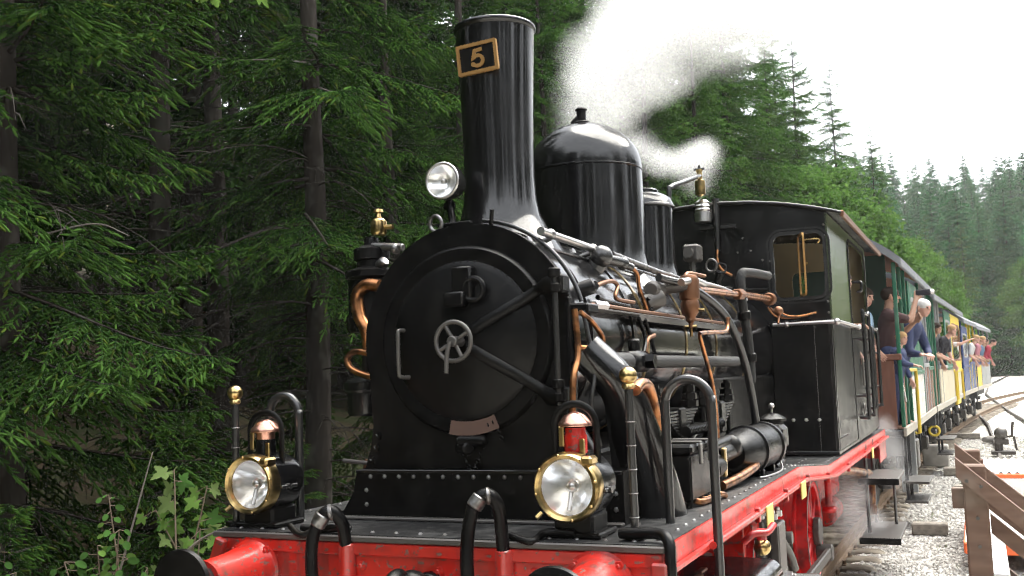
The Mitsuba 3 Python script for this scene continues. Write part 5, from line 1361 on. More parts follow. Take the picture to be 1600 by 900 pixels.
def bay(C, w0, w1, low, z_sill=2.05, up=None, posts='carriage_green', window='arch', eave=EAVE, pane=False, planks=0):
    """One bay of the right-hand side: a lower panel and, with 'up', a framed upper panel with an arched window."""
    if planks:
        for k in range(planks):
            a = w0 + (w1 - w0) * k / planks
            C.put('plank', box(HW - 0.03, HW - 0.004, a + 0.008, a + (w1 - w0) / planks - 0.008, FLOOR + 0.05, z_sill - 0.05, 0.004), low)
    else:
        C.put('lower_panel', box(HW - 0.03, HW - 0.004, w0 + 0.02, w1 - 0.02, FLOOR + 0.05, z_sill - 0.05, 0.004), low)
    C.put('waist_rail', box(HW - 0.06, HW + 0.02, w0, w1, z_sill - 0.05, z_sill + 0.03, 0.008), up or posts)
    if up:
        zt = eave - 0.16
        hole = rrect(w0 + 0.28, w1 - 0.28, z_sill + 0.32, zt - 0.28, min(0.30, (w1 - w0) * 0.24))
        f = C.put('window_panel', extrude(sg.box(w0 + 0.02, z_sill + 0.03, w1 - 0.02, zt).difference(hole), 0.03, 'yz', HW - 0.034), up)
        C.put('window_frame', extrude(hole.buffer(0.035).difference(hole.buffer(-0.02)), 0.045, 'yz', HW - 0.038), 'carriage_grey' if up != 'carriage_yellow' else 'carriage_brown', f)
        C.put('pane', extrude(hole.buffer(-0.01), 0.004, 'yz', HW - 0.02), 'window_glass', f, False)


def post(C, w, mat, z0=FLOOR + 0.05, z1=EAVE - 0.05, x=HW - 0.02, t=0.04):
    C.put('post', box(x - t * 0.9, x + t * 0.6, w - t, w + t, z0, z1, 0.012), mat)


def yellow_bar(C, w, z0, z1, d=0.28):
    C.put('grab_bar', tube([(HW + 0.02, w, z0), (HW + 0.09, w, z0), (HW + 0.09, w, z1), (HW + 0.09, w - 0.02, z1), (HW + 0.02, w - d, z1)], 0.028, 8, 0), 'carriage_yellow', smooth=60)


def balustrade(C, w, mat='carriage_brown', n=7, x0=-HW + 0.05, x1=HW - 0.05):
    for k in range(n):
        a = x0 + (x1 - x0) * k / n
        C.put('baluster', box(a + 0.06, a + (x1 - x0) / n - 0.06, w, w + 0.03, FLOOR + 0.02, FLOOR + 1.10, 0.006), mat)
    C.put('end_rail', box(x0 - 0.03, x1 + 0.06, w - 0.03, w + 0.07, FLOOR + 1.10, FLOOR + 1.20, 0.012), mat)


# first carriage: open end platform, then green body with a white board
C1 = Carriage('passenger_carriage', 'green carriage with brown end balustrade next behind the engine', 12.65, 20.6)
carriage_shell(C1)
balustrade(C1, 0.06)
C1.put('end_rail', box(HW - 0.09, HW - 0.01, 0.14, 0.95, 2.24, 2.32, 0.012), 'carriage_brown')
for k in range(2):
    C1.put('baluster', box(HW - 0.06, HW - 0.03, 0.24 + 0.34 * k, 0.50 + 0.34 * k, FLOOR + 0.05, 2.24, 0.006), 'carriage_brown')
post(C1, 0.09, 'carriage_green')
post(C1, 0.95, 'carriage_green')
C1.put('brace', tube([(HW - 0.02, 0.1, 1.95), (HW - 0.02, 0.7, 1.55)], 0.016, 8, 0), 'bright_steel')
yellow_bar(C1, 1.62, 0.98, 2.05, 0.55)
C1.put('green_rail', box(HW - 0.06, HW - 0.02, 0.1, 0.7, 1.08, 1.14, 0.01), 'carriage_green')
bay(C1, 1.72, 4.9, 'carriage_white', 2.0)
C1.put('green_band', box(HW - 0.03, HW + 0.0, 1.72, 4.9, 2.035, 2.34, 0.006), 'carriage_green')
for w in (1.72, 4.9):
    post(C1, w, 'carriage_green')
f1 = C1.put('window_panel', extrude(sg.box(2.35, 2.35, 4.4, 3.64).difference(rrect(2.75, 4.05, 2.75, 3.35, 0.28)), 0.03, 'yz', HW - 0.034), 'carriage_green')
C1.put('window_frame', extrude(rrect(2.72, 4.08, 2.72, 3.38, 0.3).difference(rrect(2.78, 4.02, 2.78, 3.32, 0.26)), 0.045, 'yz', HW - 0.038), 'carriage_grey', f1)
C1.put('pane', extrude(rrect(2.76, 4.04, 2.76, 3.34, 0.27), 0.004, 'yz', HW - 0.02), 'window_glass', f1, False)
bay(C1, 5.0, 6.5, 'carriage_brown', 2.12, None, 'carriage_grey', planks=6)
post(C1, 5.0, 'carriage_grey', t=0.06)
post(C1, 5.6, 'carriage_grey', t=0.05)
post(C1, 6.5, 'carriage_grey', t=0.05)
bay(C1, 6.5, 7.9, 'carriage_brown', 2.05, None, 'carriage_green', planks=5)
post(C1, 7.2, 'carriage_green')
post(C1, 7.85, 'carriage_green')
C1.put('end_wall', box(-HW + 0.08, HW - 0.30, 1.75, 1.79, FLOOR, EAVE + 0.25), 'carriage_dark')
C1.put('end_wall', box(-HW + 0.03, -HW + 0.06, 0.1, C1.L - 0.1, FLOOR, EAVE - 0.05), 'carriage_green')
C1.put('steel_step_plate', box(HW - 0.28, HW - 0.02, 1.9, 2.0, -0.05, FLOOR - 0.1, 0.01), 'carriage_grey')
C1.put('side_step', box(HW - 0.1, HW + 0.28, 0.2, 1.2, 0.28, 0.32, 0.008), 'grey_iron')
C1.put('side_step', box(HW - 0.1, HW + 0.24, 0.2, 1.2, -0.02, 0.02, 0.008), 'grey_iron')
for w in (0.35, 1.05):
    C1.put('step_hanger', box(HW - 0.08, HW - 0.03, w - 0.02, w + 0.02, -0.02, FLOOR - 0.1, 0.004), 'underframe')
C1.put('toolbox', box(HW - 0.5, HW - 0.1, 3.4, 3.9, 0.2, 0.75, 0.03), 'grey_iron')
C1.put('air_tank', cyl((HW - 0.45, 4.6, 0.45), (HW - 0.45, 5.8, 0.45), 0.2, 24, cap=0.04), 'carriage_grey')
C1.put('buffer', join([cyl((0.85, 0.0, 0.75), (0.85, -0.45, 0.75), 0.09, 16), cyl((0.85, -0.45, 0.75), (0.85, -0.5, 0.75), 0.2, 28, cap=0.01)]), 'underframe', smooth=40)

# second carriage: open end, then cream, green and yellow bays
C2 = Carriage('passenger_carriage', 'carriage with a bright yellow arched-window panel, second behind the engine', 20.95, 32.0)
carriage_shell(C2, eave=3.74, crown=4.36)
balustrade(C2, 0.06)
post(C2, 0.08, 'carriage_green')
post(C2, 0.9, 'carriage_green')
for k in range(3):
    C2.put('baluster', box(HW - 0.06, HW - 0.03, 0.15 + 0.42 * k, 0.5 + 0.42 * k, FLOOR + 0.05, 2.2, 0.006), 'carriage_brown')
bay(C2, 1.5, 4.2, 'carriage_cream', 2.05, None, 'carriage_grey')
post(C2, 1.6, 'carriage_grey')
post(C2, 2.4, 'carriage_grey')
bay(C2, 4.2, 6.6, 'carriage_cream', 2.0, 'carriage_green', eave=3.72)
bay(C2, 6.6, 10.6, 'carriage_cream', 1.90, 'carriage_yellow', eave=3.70)
for w in (6.75, 7.3, 9.9):
    C2.put('grab_bar', box(HW + 0.0, HW + 0.06, w, w + 0.10, 0.98, 1.92, 0.01), 'carriage_yellow')
C2.put('yellow_sill', box(HW - 0.02, HW + 0.05, 6.6, 8.2, 0.93, 1.06, 0.01), 'carriage_yellow')
C2.put('end_wall', box(-HW + 0.03, -HW + 0.06, 0.1, C2.L - 0.1, FLOOR, EAVE - 0.1), 'carriage_green')
C2.put('side_step', box(HW - 0.1, HW + 0.28, 0.4, 1.6, 0.36, 0.40, 0.008), 'grey_iron')
C2.put('side_step', box(HW - 0.1, HW + 0.24, 0.4, 1.6, 0.02, 0.06, 0.008), 'grey_iron')
for w in (0.55, 1.45):
    C2.put('step_hanger', box(HW - 0.08, HW - 0.03, w - 0.02, w + 0.02, 0.02, FLOOR - 0.1, 0.004), 'underframe')
C2.put('yellow_hook', torus((HW - 0.1, 0.1, 0.6), (0, 1, 0.1), 0.11, 0.03, 20, 8), 'carriage_yellow', smooth=60)
# third and fourth carriages: blue with yellow posts
C3 = Carriage('passenger_carriage', 'blue carriage with yellow posts, third behind the engine', 32.35, 38.2)
carriage_shell(C3, eave=3.55, crown=4.1)
bay(C3, 0.1, 2.6, 'carriage_blue', 2.0, 'carriage_blue', eave=3.5)
bay(C3, 2.9, 5.6, 'carriage_blue', 2.1, None, 'carriage_blue')
for w in (0.1, 2.7, 3.9, 5.7):
    post(C3, w, 'carriage_yellow' if w != 0.1 else 'carriage_blue', z1=3.5)
C3.put('end_wall', box(-HW + 0.03, -HW + 0.06, 0.1, C3.L - 0.1, FLOOR, 3.5), 'carriage_blue')
C4 = Carriage('passenger_carriage', 'last visible carriage, blue and grey, at the far end of the train', 38.55, 45.5)
carriage_shell(C4, eave=3.5, crown=4.05)
bay(C4, 0.1, 2.2, 'carriage_yellow', 2.05, None, 'carriage_blue')
bay(C4, 2.2, 6.8, 'carriage_grey', 2.05, None, 'carriage_blue')
for w in (0.1, 2.2, 4.5, 6.7):
    post(C4, w, 'carriage_blue' if w < 4 else 'carriage_grey', z1=3.45)
C4.put('end_wall', box(-HW + 0.03, -HW + 0.06, 0.1, C4.L - 0.1, FLOOR, 3.45), 'carriage_blue')


# ------------------------------------------------------------------ people
def skin(c):
    return two(principled(c, 0.5, specular=0.35))


scene['skin_fair'] = skin((0.42, 0.245, 0.185))
scene['skin_tan'] = skin((0.31, 0.18, 0.125))
for nm, c in (('hair_grey', (0.50, 0.49, 0.48)), ('hair_dark', (0.03, 0.02, 0.015)), ('hair_fair', (0.30, 0.19, 0.09)), ('cloth_brown', (0.055, 0.030, 0.030)), ('cloth_navy', (0.035, 0.045, 0.095)), ('cloth_sky', (0.27, 0.39, 0.50)),
              ('cloth_denim', (0.085, 0.135, 0.21)), ('cloth_black', (0.02, 0.02, 0.025)), ('cloth_white', (0.42, 0.42, 0.42)), ('cloth_red', (0.26, 0.035, 0.055)), ('cloth_pink', (0.34, 0.15, 0.18)), ('cloth_yellow', (0.7, 0.55, 0.08)), ('eye_dark', (0.02, 0.015, 0.012)), ('lip', (0.36, 0.13, 0.11))):
    scene[nm] = two(principled(c, 0.8 if nm.startswith(('cloth', 'hair')) else 0.35, specular=0.25))


def blob(p, r, n=16):
    return m3.Manifold.sphere(r, n).translate([float(q) for q in p])


def hull(*bs):
    return m3.Manifold.batch_hull([blob(p, r) for p, r in bs])


def union(ms):
    return m3.Manifold.batch_boolean(ms, m3.OpType.Add)


def soft(man, length, it=8):
    m = man.refine_to_length(length).to_mesh()
    t = trimesh.Trimesh(m.vert_properties[:, :3], m.tri_verts, process=True)
    trimesh.smoothing.filter_taubin(t, 0.5, -0.53, it)
    return t


def hand(wrist, fore, palm_n, curl, side):
    """Palm, four unequal bent fingers and a thumb; fore points from wrist to knuckles."""
    f = np.asarray(fore, float) / np.linalg.norm(fore)
    n = np.asarray(palm_n, float) - f * np.dot(palm_n, f)
    n /= np.linalg.norm(n)
    s = np.cross(f, n) * side
    w = np.asarray(wrist, float)
    k = w + f * 0.085
    out = [hull((w + s * 0.018, 0.017), (w - s * 0.018, 0.017), (k + s * 0.032, 0.014), (k - s * 0.030, 0.013))]
    for j, (o, l) in enumerate(((0.033, 0.072), (0.011, 0.080), (-0.011, 0.074), (-0.031, 0.058))):
        b = k + s * o
        d1 = f * math.cos(curl * 0.6) + n * math.sin(curl * 0.6)
        d2 = f * math.cos(curl * 1.5) + n * math.sin(curl * 1.5)
        m = b + d1 * l * 0.55
        e = m + d2 * l * 0.5
        out += [hull((b, 0.0105), (m, 0.0095)), hull((m, 0.0095), (e, 0.008))]
    tb = w + s * 0.028 + f * 0.025
    tm_ = tb + (f * 0.55 + s * 0.75 + n * 0.35 * curl) * 0.04
    te = tm_ + (f * 0.9 + s * 0.1 + n * 0.5 * curl) * 0.032
    out += [hull((tb, 0.015), (tm_, 0.0115)), hull((tm_, 0.0115), (te, 0.009))]
    return out


def person(name, label, at, face, spine, arms, top, hair, skin_m='skin_fair', legs='cloth_navy', scale=1.2, look=None, bald=0.0, group=None, sleeves=0.55, hair_long=False, res=0.022):
    """A figure: feet at 'at', facing the heading 'face' (radians, 0 = +y). spine: the chest's offset (right, forward) from above the feet;
    arms: {'l'|'r': (elbow, wrist, palm normal, curl)} in (right, forward, up) metres from the feet, before scaling. look: head turn and nod."""
    k = thing(name, label, 'person', group)
    c, s = math.cos(face), math.sin(face)
    M = np.array([[c, s, 0], [-s, c, 0], [0, 0, 1.0]])       # local right, forward, up -> world

    def out(m):
        m = m.copy()
        m.vertices = (m.vertices * scale) @ M + np.asarray(at, float)
        return m

    dx, dy = spine
    pel, che = np.array([dx * 0.2, dy * 0.2, 0.95]), np.array([dx, dy, 1.30])
    up = che - pel
    up /= np.linalg.norm(up)
    nk = che + up * 0.17
    hd = nk + up * 0.05 + np.array([0, 0.035 + dy * 0.08, 0.085])
    turn, nod = look or (0.0, 0.0)
    ct, st = math.cos(turn), math.sin(turn)
    H = np.array([[ct, -st, 0], [st, ct, 0], [0, 0, 1]]) @ np.array([[1, 0, 0], [0, math.cos(nod), -math.sin(nod)], [0, math.sin(nod), math.cos(nod)]])

    def hp(x, y, z):
        return hd + H @ np.array([x, y, z])

    sh = {q: che + np.array([w, 0, 0.075]) for q, w in (('l', -0.185), ('r', 0.185))}
    skel = [hull((pel, 0.115), (che, 0.105)), hull((che + [-0.10, 0, 0.05], 0.07), (che + [0.10, 0, 0.05], 0.07)), hull((che + [0, 0, 0.09], 0.055), (nk, 0.052), (hp(0, -0.015, -0.05), 0.05)),
            hull((hp(0, -0.02, 0.03), 0.088), (hp(0, 0.022, 0.025), 0.078), (hp(0, 0.035, -0.075), 0.045)), hull((hp(-0.03, 0.045, -0.04), 0.036), (hp(0.03, 0.045, -0.04), 0.036), (hp(0, 0.05, -0.085), 0.030)),
            hull((hp(0, 0.088, 0.012), 0.010), (hp(0, 0.112, -0.028), 0.013)), hull((hp(-0.04, 0.078, 0.035), 0.014), (hp(0.04, 0.078, 0.035), 0.014)),
            hull((hp(-0.085, -0.01, 0.025), 0.012), (hp(-0.088, -0.015, -0.02), 0.014)), hull((hp(0.085, -0.01, 0.025), 0.012), (hp(0.088, -0.015, -0.02), 0.014))]
    cloth = [hull((pel + [0, 0, -0.03], 0.135), (che, 0.125)), hull((che + [-0.11, 0, 0.05], 0.085), (che + [0.11, 0, 0.05], 0.085), (che, 0.12)), hull((sh['l'], 0.075), (che + [0, 0, 0.10], 0.075), (sh['r'], 0.075))]
    ends = []
    for q in ('l', 'r'):
        sd = 1 if q == 'r' else -1
        el, wr, pn, cu = arms.get(q, (sh[q] + [0.06 * sd, 0.02, -0.29], sh[q] + [0.04 * sd, 0.12, -0.53], (-sd, 0, 0), 0.5))
        el, wr = np.asarray(el, float), np.asarray(wr, float)
        skel += [hull((sh[q], 0.052), (el, 0.040)), hull((el, 0.040), (wr, 0.026))]
        skel += hand(wr, wr - el, pn, cu, 1 if q == 'l' else -1)
        cloth.append(hull((sh[q], 0.075), (sh[q] + (el - sh[q]) * min(1, sleeves * 1.6), 0.058)))
        if sleeves > 0.62:
            cloth.append(hull((el, 0.056), (el + (wr - el) * min(0.95, (sleeves - 0.6) * 2.5), 0.043)))
    leg = []
    for sd in (-1, 1):
        hip, kn, an = np.array([sd * 0.09, dy * 0.15, 0.92]), np.array([sd * 0.10, 0.02, 0.50]), np.array([sd * 0.10, -0.02, 0.09])
        skel += [hull((hip, 0.085), (kn, 0.056)), hull((kn, 0.056), (an, 0.038)), hull((an - [0, 0, 0.045], 0.036), (an + [0, 0.15, -0.055], 0.032))]
        leg += [hull((hip, 0.10), (kn, 0.075)), hull((kn, 0.075), (an, 0.062))]
    leg.append(hull((pel + [0, 0, 0.02], 0.128), (pel + [0, 0, -0.06], 0.13)))
    put('body', out(soft(union(skel), 0.02, 6)), skin_m, k, True)
    put('shirt', out(soft(union(cloth), res, 10)), top, k, True)
    put('trousers', out(soft(union(leg), 0.035, 8)), legs, k, True)
    cap = hull((hp(0, -0.028, 0.038), 0.094), (hp(0, 0.018, 0.04), 0.086))
    cut = hull((hp(0, 0.14, -0.06 + 0.02 * bald), 0.075), (hp(0, 0.20, 0.0), 0.09), (hp(0, 0.07, -0.14), 0.08), (hp(0, -0.02, -0.17), 0.085))
    cap = cap - cut
    if hair_long:
        cap = union([cap, hull((hp(0, -0.06, 0.02), 0.08), (hp(0, -0.07, -0.15), 0.055))])
    put('hair', out(soft(cap, 0.016, 4)), hair, k, True)
    for sd in (-1, 1):
        put('eye', out(ball(hp(sd * 0.032, 0.090, 0.008), 0.011, 2)), 'eye_dark', k, True)
    put('mouth', out(soft(hull((hp(-0.02, 0.083, -0.067), 0.006), (hp(0.02, 0.083, -0.067), 0.006)), 0.01, 2)), 'lip', k, True)
    return k, hp, out


def stand(C, w, x):
    p = C.pt(w, x, FLOOR)
    return p


RIGHT = -PI / 2         # facing out of the right-hand side (+x)
LEAN = {'r': ((0.25, 0.20, 1.06), (0.10, 0.36, 0.96), (0, 0, -1), 0.6)}
# the man filming, seen from the side by the first posts
pos = stand(C1, 0.62, 1.20)
k, hp, out = person('person', 'man in a brown short-sleeved shirt holding a video camera at the green posts', pos, RIGHT + 0.15, (0.0, 0.03),
                    {'r': ((0.24, 0.27, 1.30), (0.13, 0.36, 1.56), (-1, 0, 0.2), 1.1), 'l': ((-0.26, 0.22, 1.16), (-0.10, 0.36, 1.30), (0.4, -1, 0), 0.8)}, 'cloth_brown', 'hair_dark', 'skin_tan', 'cloth_navy', 1.33, (0.05, 0.03), sleeves=0.52)
vc = thing('video_camera', 'small black video camera held up by the man in brown', 'video camera')
put('body', out(box(0.07, 0.14, 0.36, 0.53, 1.60, 1.67, 0.01)), 'cloth_black', vc, 30)
put('lens', out(cyl((0.105, 0.53, 1.635), (0.105, 0.57, 1.635), 0.028, 20)), 'bright_steel', vc, 40)
# the white-haired man leaning out, arm stretched along the rail
person('person', 'white-haired man in a navy jacket leaning out with his arm stretched', stand(C1, 1.42, 1.26), RIGHT - 0.25, (0.02, 0.25),
       {'r': ((0.34, 0.28, 0.98), (0.42, 0.47, 0.95), (0, 0, -1), 0.15), 'l': ((-0.26, 0.34, 1.02), (-0.06, 0.42, 0.95), (0, 0, -1), 0.6)}, 'cloth_navy', 'hair_grey', 'skin_fair', 'cloth_denim', 1.24, (-0.35, -0.12), bald=0.5, sleeves=0.95)
person('person', 'small child in dark blue standing at the brown rail below the filming man', stand(C1, 0.36, 1.32), RIGHT - 0.3, (0, 0.08), {'r': ((0.2, 0.25, 1.15), (0.15, 0.42, 1.12), (0, 0, -1), 0.8)}, 'cloth_navy', 'hair_fair', 'skin_fair', 'cloth_navy', 0.90, (-0.3, 0.0), sleeves=0.9)
person('person', 'passenger in light blue T-shirt half hidden behind the cab', stand(C1, 0.30, 0.86), RIGHT - 0.2, (0.0, 0.02), {'l': ((-0.26, 0.03, 1.14), (-0.22, 0.12, 0.92), (1, 0, 0), 0.4), 'r': ((0.24, 0.10, 1.12), (0.20, 0.22, 0.95), (-1, 0, 0), 0.4)}, 'cloth_sky', 'hair_dark', 'skin_fair', 'cloth_navy', 1.33, (-0.3, -0.1), sleeves=0.5)
person('person', 'engine driver looking out of the cab behind the rounded door opening', (0.86, 8.95, 1.36), RIGHT - 0.3, (0.0, 0.12), {'r': ((0.25, 0.25, 1.1), (0.18, 0.40, 1.12), (0, 0, -1), 0.9)}, 'cloth_navy', 'hair_dark', 'skin_fair', 'cloth_navy', 1.15, (-0.3, 0.0), sleeves=0.6)
# second carriage
person('person', 'dark-haired woman in black on the end platform of the second carriage', stand(C2, 1.30, 1.22), RIGHT - 0.2, (0.0, 0.12), LEAN, 'cloth_black', 'hair_dark', 'skin_tan', 'cloth_navy', 1.16, (-0.5, 0), sleeves=0.5, hair_long=True)
person('person', 'boy in a black top leaning out beside the dark-haired woman', stand(C2, 2.05, 1.28), RIGHT - 0.2, (0.0, 0.26), LEAN, 'cloth_black', 'hair_fair', 'skin_fair', 'cloth_navy', 1.15, (-0.6, 0.0), sleeves=0.5)
person('person', 'passenger reaching a bare arm out of the yellow window', stand(C2, 8.6, 1.12), RIGHT, (0.0, 0.10), {'r': ((0.22, 0.38, 1.36), (0.15, 0.62, 1.46), (0, 0, -1), 0.3)}, 'cloth_white', 'hair_dark', 'skin_fair', 'cloth_navy', 1.15, (-0.4, 0), sleeves=0.4)
person('person', 'fair-haired passenger in white leaning out of the blue carriage', stand(C3, 2.75, 1.25), RIGHT, (0.0, 0.25), LEAN, 'cloth_white', 'hair_fair', 'skin_fair', 'cloth_navy', 1.15, (-0.5, 0), sleeves=0.5)
person('person', 'passenger in pink leaning out beyond the yellow posts', stand(C3, 4.9, 1.28), RIGHT, (0.0, 0.28), LEAN, 'cloth_pink', 'hair_fair', 'skin_fair', 'cloth_navy', 1.15, (-0.5, 0), sleeves=0.5)
person('person', 'passenger in blue leaning out of the last carriage', stand(C4, 1.6, 1.25), RIGHT, (0.0, 0.25), LEAN, 'cloth_denim', 'hair_dark', 'skin_tan', 'cloth_navy', 1.13, (-0.5, 0), sleeves=0.5)
person('person', 'passenger in red leaning far out of the last carriage', stand(C4, 2.9, 1.30), RIGHT, (0.0, 0.34), LEAN, 'cloth_red', 'hair_dark', 'skin_fair', 'cloth_navy', 1.13, (-0.5, 0), sleeves=0.9)


# ------------------------------------------------------------------ wooden steps at the right edge
def rail_wood(p, n, uv):
    g = fbm(p.x * 5, p.y * 30, p.z * 30, 3)
    w = smoothstep(0.5, 0.8, fbm(p.x * 8, p.y * 8, p.z * 8, 3))
    c = mix(mi.Color3f(0.09, 0.052, 0.037), mi.Color3f(0.175, 0.11, 0.08), g)
    return mix(c, mi.Color3f(0.24, 0.20, 0.165), w * 0.5)


scene['stair_wood'] = two(bumped(principled(proc(rail_wood), 0.65, specular=0.3), lambda p, n, uv: fbm(p.x * 8, p.y * 50, p.z * 50, 3), 0.009))
scene['grey_board'] = two(principled((0.40, 0.40, 0.39), 0.7))
scene['stringer_wood'] = two(principled((0.10, 0.07, 0.055), 0.8))
ST = thing('wooden_steps', 'brown wooden steps with sloping plank handrails at the right edge', 'steps')


def plank_x(x0, z0, x1, z1, y, w, h, mat='stair_wood', name='rail'):
    """A plank on edge from (x0,z0) to (x1,z1) in the plane y, h deep and w thick."""
    p = sg.Polygon([(x0, z0), (x1, z1), (x1, z1 - h), (x0, z0 - h)])
    return put(name, extrude(p, w, 'xz', y - w / 2), mat, ST, False)


SL = -0.90
for y, xo in ((0.0, 0.0), (0.95, -0.02)):
    z0 = 1.79 if y == 0 else 1.775
    put('post', box(2.485 + xo, 2.572 + xo, y - 0.03, y + 0.05, -0.45, z0 - 0.035, 0.006), 'stair_wood', ST)
    put('post', box(3.55, 3.64, y - 0.03, y + 0.05, -0.45, 0.80, 0.006), 'stair_wood', ST)
    plank_x(2.463 + xo, z0, 3.75, z0 + SL * 1.28, y - 0.06, 0.045, 0.075)
    plank_x(2.57 + xo, z0 - 0.115, 3.56, z0 - 0.115 + SL * 0.98, y + 0.01, 0.035, 0.075)
    plank_x(2.575 + xo, z0 - 0.225, 3.56, z0 - 0.225 + SL * 0.98, y + 0.01, 0.035, 0.075)
    plank_x(2.53, 1.28, 4.4, 1.28 + SL * 1.87, y + 0.02, 0.04, 0.20, 'stringer_wood', 'stringer')
for xb, yb, zb in ((2.50, 0.0, 1.70), (2.55, 0.0, 1.68), (2.53, 0.0, 1.55), (2.53, 0.0, 1.44)):
    put('bolt_head', cyl((xb, yb - 0.031 - (0.06 if zb > 1.6 else 0), zb), (xb, yb - 0.037 - (0.06 if zb > 1.6 else 0), zb), 0.007, 8), 'grey_iron', ST, 40)
put('cross_brace', box(2.44, 2.49, 0.02, 0.07, 1.58, 1.66, 0.004), 'stair_wood', ST)
for k in range(8):
    x, z = 2.53 + 0.24 * k, 1.335 - 0.216 * k
    put('tread', box(x, x + 0.27 if k else x + 0.10, -0.02 if k == 0 else 0.06, 0.93, z - 0.035, z, 0.005), 'grey_board' if k == 0 else 'stringer_wood', ST)

# ------------------------------------------------------------------ flat wagon with orange frame, on the siding
scene['orange_paint'] = two(principled(proc(dusty((0.72, 0.13, 0.03), 0.2)), 0.5))
scene['deck_grey'] = two(principled(proc(dusty((0.40, 0.39, 0.38), 0.2)), 0.7))
scene['white_paint'] = two(principled(proc(dusty((0.72, 0.71, 0.68), 0.25)), 0.6))
FW = thing('flat_wagon', 'low flat wagon with orange frame and pale deck behind the steps', 'wagon')
put('deck', box(2.33, 4.9, 9.45, 13.0, -0.10, -0.06, 0.006), 'deck_grey', FW)
put('front_frame', box(2.28, 4.95, 9.38, 9.445, -0.19, -0.055, 0.008), 'orange_paint', FW)
put('side_frame', box(2.265, 2.325, 9.45, 13.05, -0.19, -0.055, 0.008), 'orange_paint', FW)
put('headboard', box(2.28, 4.95, 13.01, 13.07, -0.10, 0.36, 0.006), 'white_paint', FW)
put('headboard_rim', box(2.27, 4.96, 12.995, 13.085, 0.362, 0.42, 0.006), 'orange_paint', FW)
put('headboard_foot', box(2.34, 4.90, 12.95, 13.005, -0.058, -0.01, 0.004), 'orange_paint', FW)
sb = sg.Polygon([(9.5, -0.054), (13.0, -0.054), (13.0, 0.36), (10.8, 0.10)])
put('side_board', extrude(sb, 0.025, 'yz', 2.29), 'white_paint', FW, False)
for x in (3.0, 4.3):
    for y in (10.2, 12.4):
        put('wheel', cyl((x, y, -0.28), (x + 0.08, y, -0.28), 0.14, 24, cap=0.01), 'underframe', FW, 40)
put('reflector', box(2.255, 2.264, 11.0, 11.25, -0.16, -0.09), 'lip', FW)

# odds and ends on the gravel further back
LEV = thing('points_lever', 'rusty points lever with weight on the pale gravel', 'points lever')
put('base', box(2.75, 3.35, 25.9, 26.3, -0.36, -0.26, 0.02), 'rail_dark', LEV)
put('body', join([cyl((2.95, 26.1, -0.3), (2.95, 26.1, 0.12), 0.10, 16, cap=0.02), box(2.85, 3.2, 26.0, 26.2, -0.1, 0.05, 0.02)]), 'rail_dark', LEV)
put('weight', ball((3.02, 26.1, 0.20), 0.17, 2), 'grey_iron', LEV, True)
put('handle', tube([(3.0, 26.1, 0.1), (3.28, 26.1, 0.12), (3.33, 26.1, 0.5)], 0.035, 8, 0), 'rail_dark', LEV, 60)
put('handle', tube([(3.33, 26.1, 0.12), (3.38, 26.1, -0.25)], 0.03, 8, 0), 'rail_dark', LEV, 60)
SH = thing('corrugated_sheet', 'white corrugated sheet lying on the gravel behind the wagon', 'sheet')
xw = np.linspace(2.55, 5.2, 90)
zc = -0.20 + 0.03 * np.sin(xw * 40)
put('sheet', extrude(sg.Polygon(list(zip(xw, zc)) + list(zip(xw[::-1], zc[::-1] - 0.012))), 3.4, 'xz', 19.5), 'white_paint', SH, 50)
for i, (x0, x1, y, z, lab) in enumerate(((2.0, 3.3, 17.2, -0.28, 'long pale plank lying behind the wagon headboard'), (2.1, 4.0, 18.4, -0.30, 'second pale plank, just in front of the corrugated sheet'), (2.35, 4.2, 23.5, -0.33, 'thin brown plank beyond the corrugated sheet'), (2.0, 2.55, 15.6, -0.20, 'short orange-brown beam beside the upper handrail'))):
    put('plank', box(x0, x1, y, y + 0.28, z - 0.09, z + 0.05, 0.01), ['old_wood', 'old_wood', 'carriage_brown', 'bronze'][i], None, 35, label=lab, cat='plank')
scene['concrete'] = two(principled(proc(lambda p, n, uv: mix(mi.Color3f(0.20, 0.19, 0.17), mi.Color3f(0.36, 0.34, 0.31), fbm(p.x * 7, p.y * 7, p.z * 7, 3))), 0.85))
put('concrete_block', box(1.18, 1.78, 23.0, 23.5, -0.42, 0.12, 0.03), 'concrete', None, 35, label='grey concrete block at the ends of the sleepers beside the first carriage', cat='block')
for i, (x, y, w, lab) in enumerate(((1.75, 12.2, 0.5, 'old sleeper stub lying on the gravel below the cab steps'), (1.95, 33.0, 1.1, 'loose wooden sleeper lying across the gravel beyond the concrete block'), (2.05, 21.0, 0.7, 'dark broken plank on the gravel near the track'))):
    put('old_sleeper', box(x - w / 2, x + w / 2, y, y + 0.26, -0.42, -0.24, 0.02), 'old_wood', None, 35, label=lab, cat='sleeper')
scene['stone_grey'] = two(principled((0.15, 0.14, 0.13), 0.9))
bs = np.random.default_rng(9)
m = trimesh.creation.icosphere(subdivisions=2, radius=0.16)
m.vertices = m.vertices * (0.7 + 0.6 * meshkit.noise(m.vertices * 9 + 3)[:, None]) * [1.4, 1, 0.7] + [2.75, 31.0, -0.30]
put('dark_stone', m, 'stone_grey', None, 40, label='dark stone lying alone on the pale gravel', cat='stone')
scene['board_slat'] = two(principled((0.30, 0.30, 0.29), 0.7))

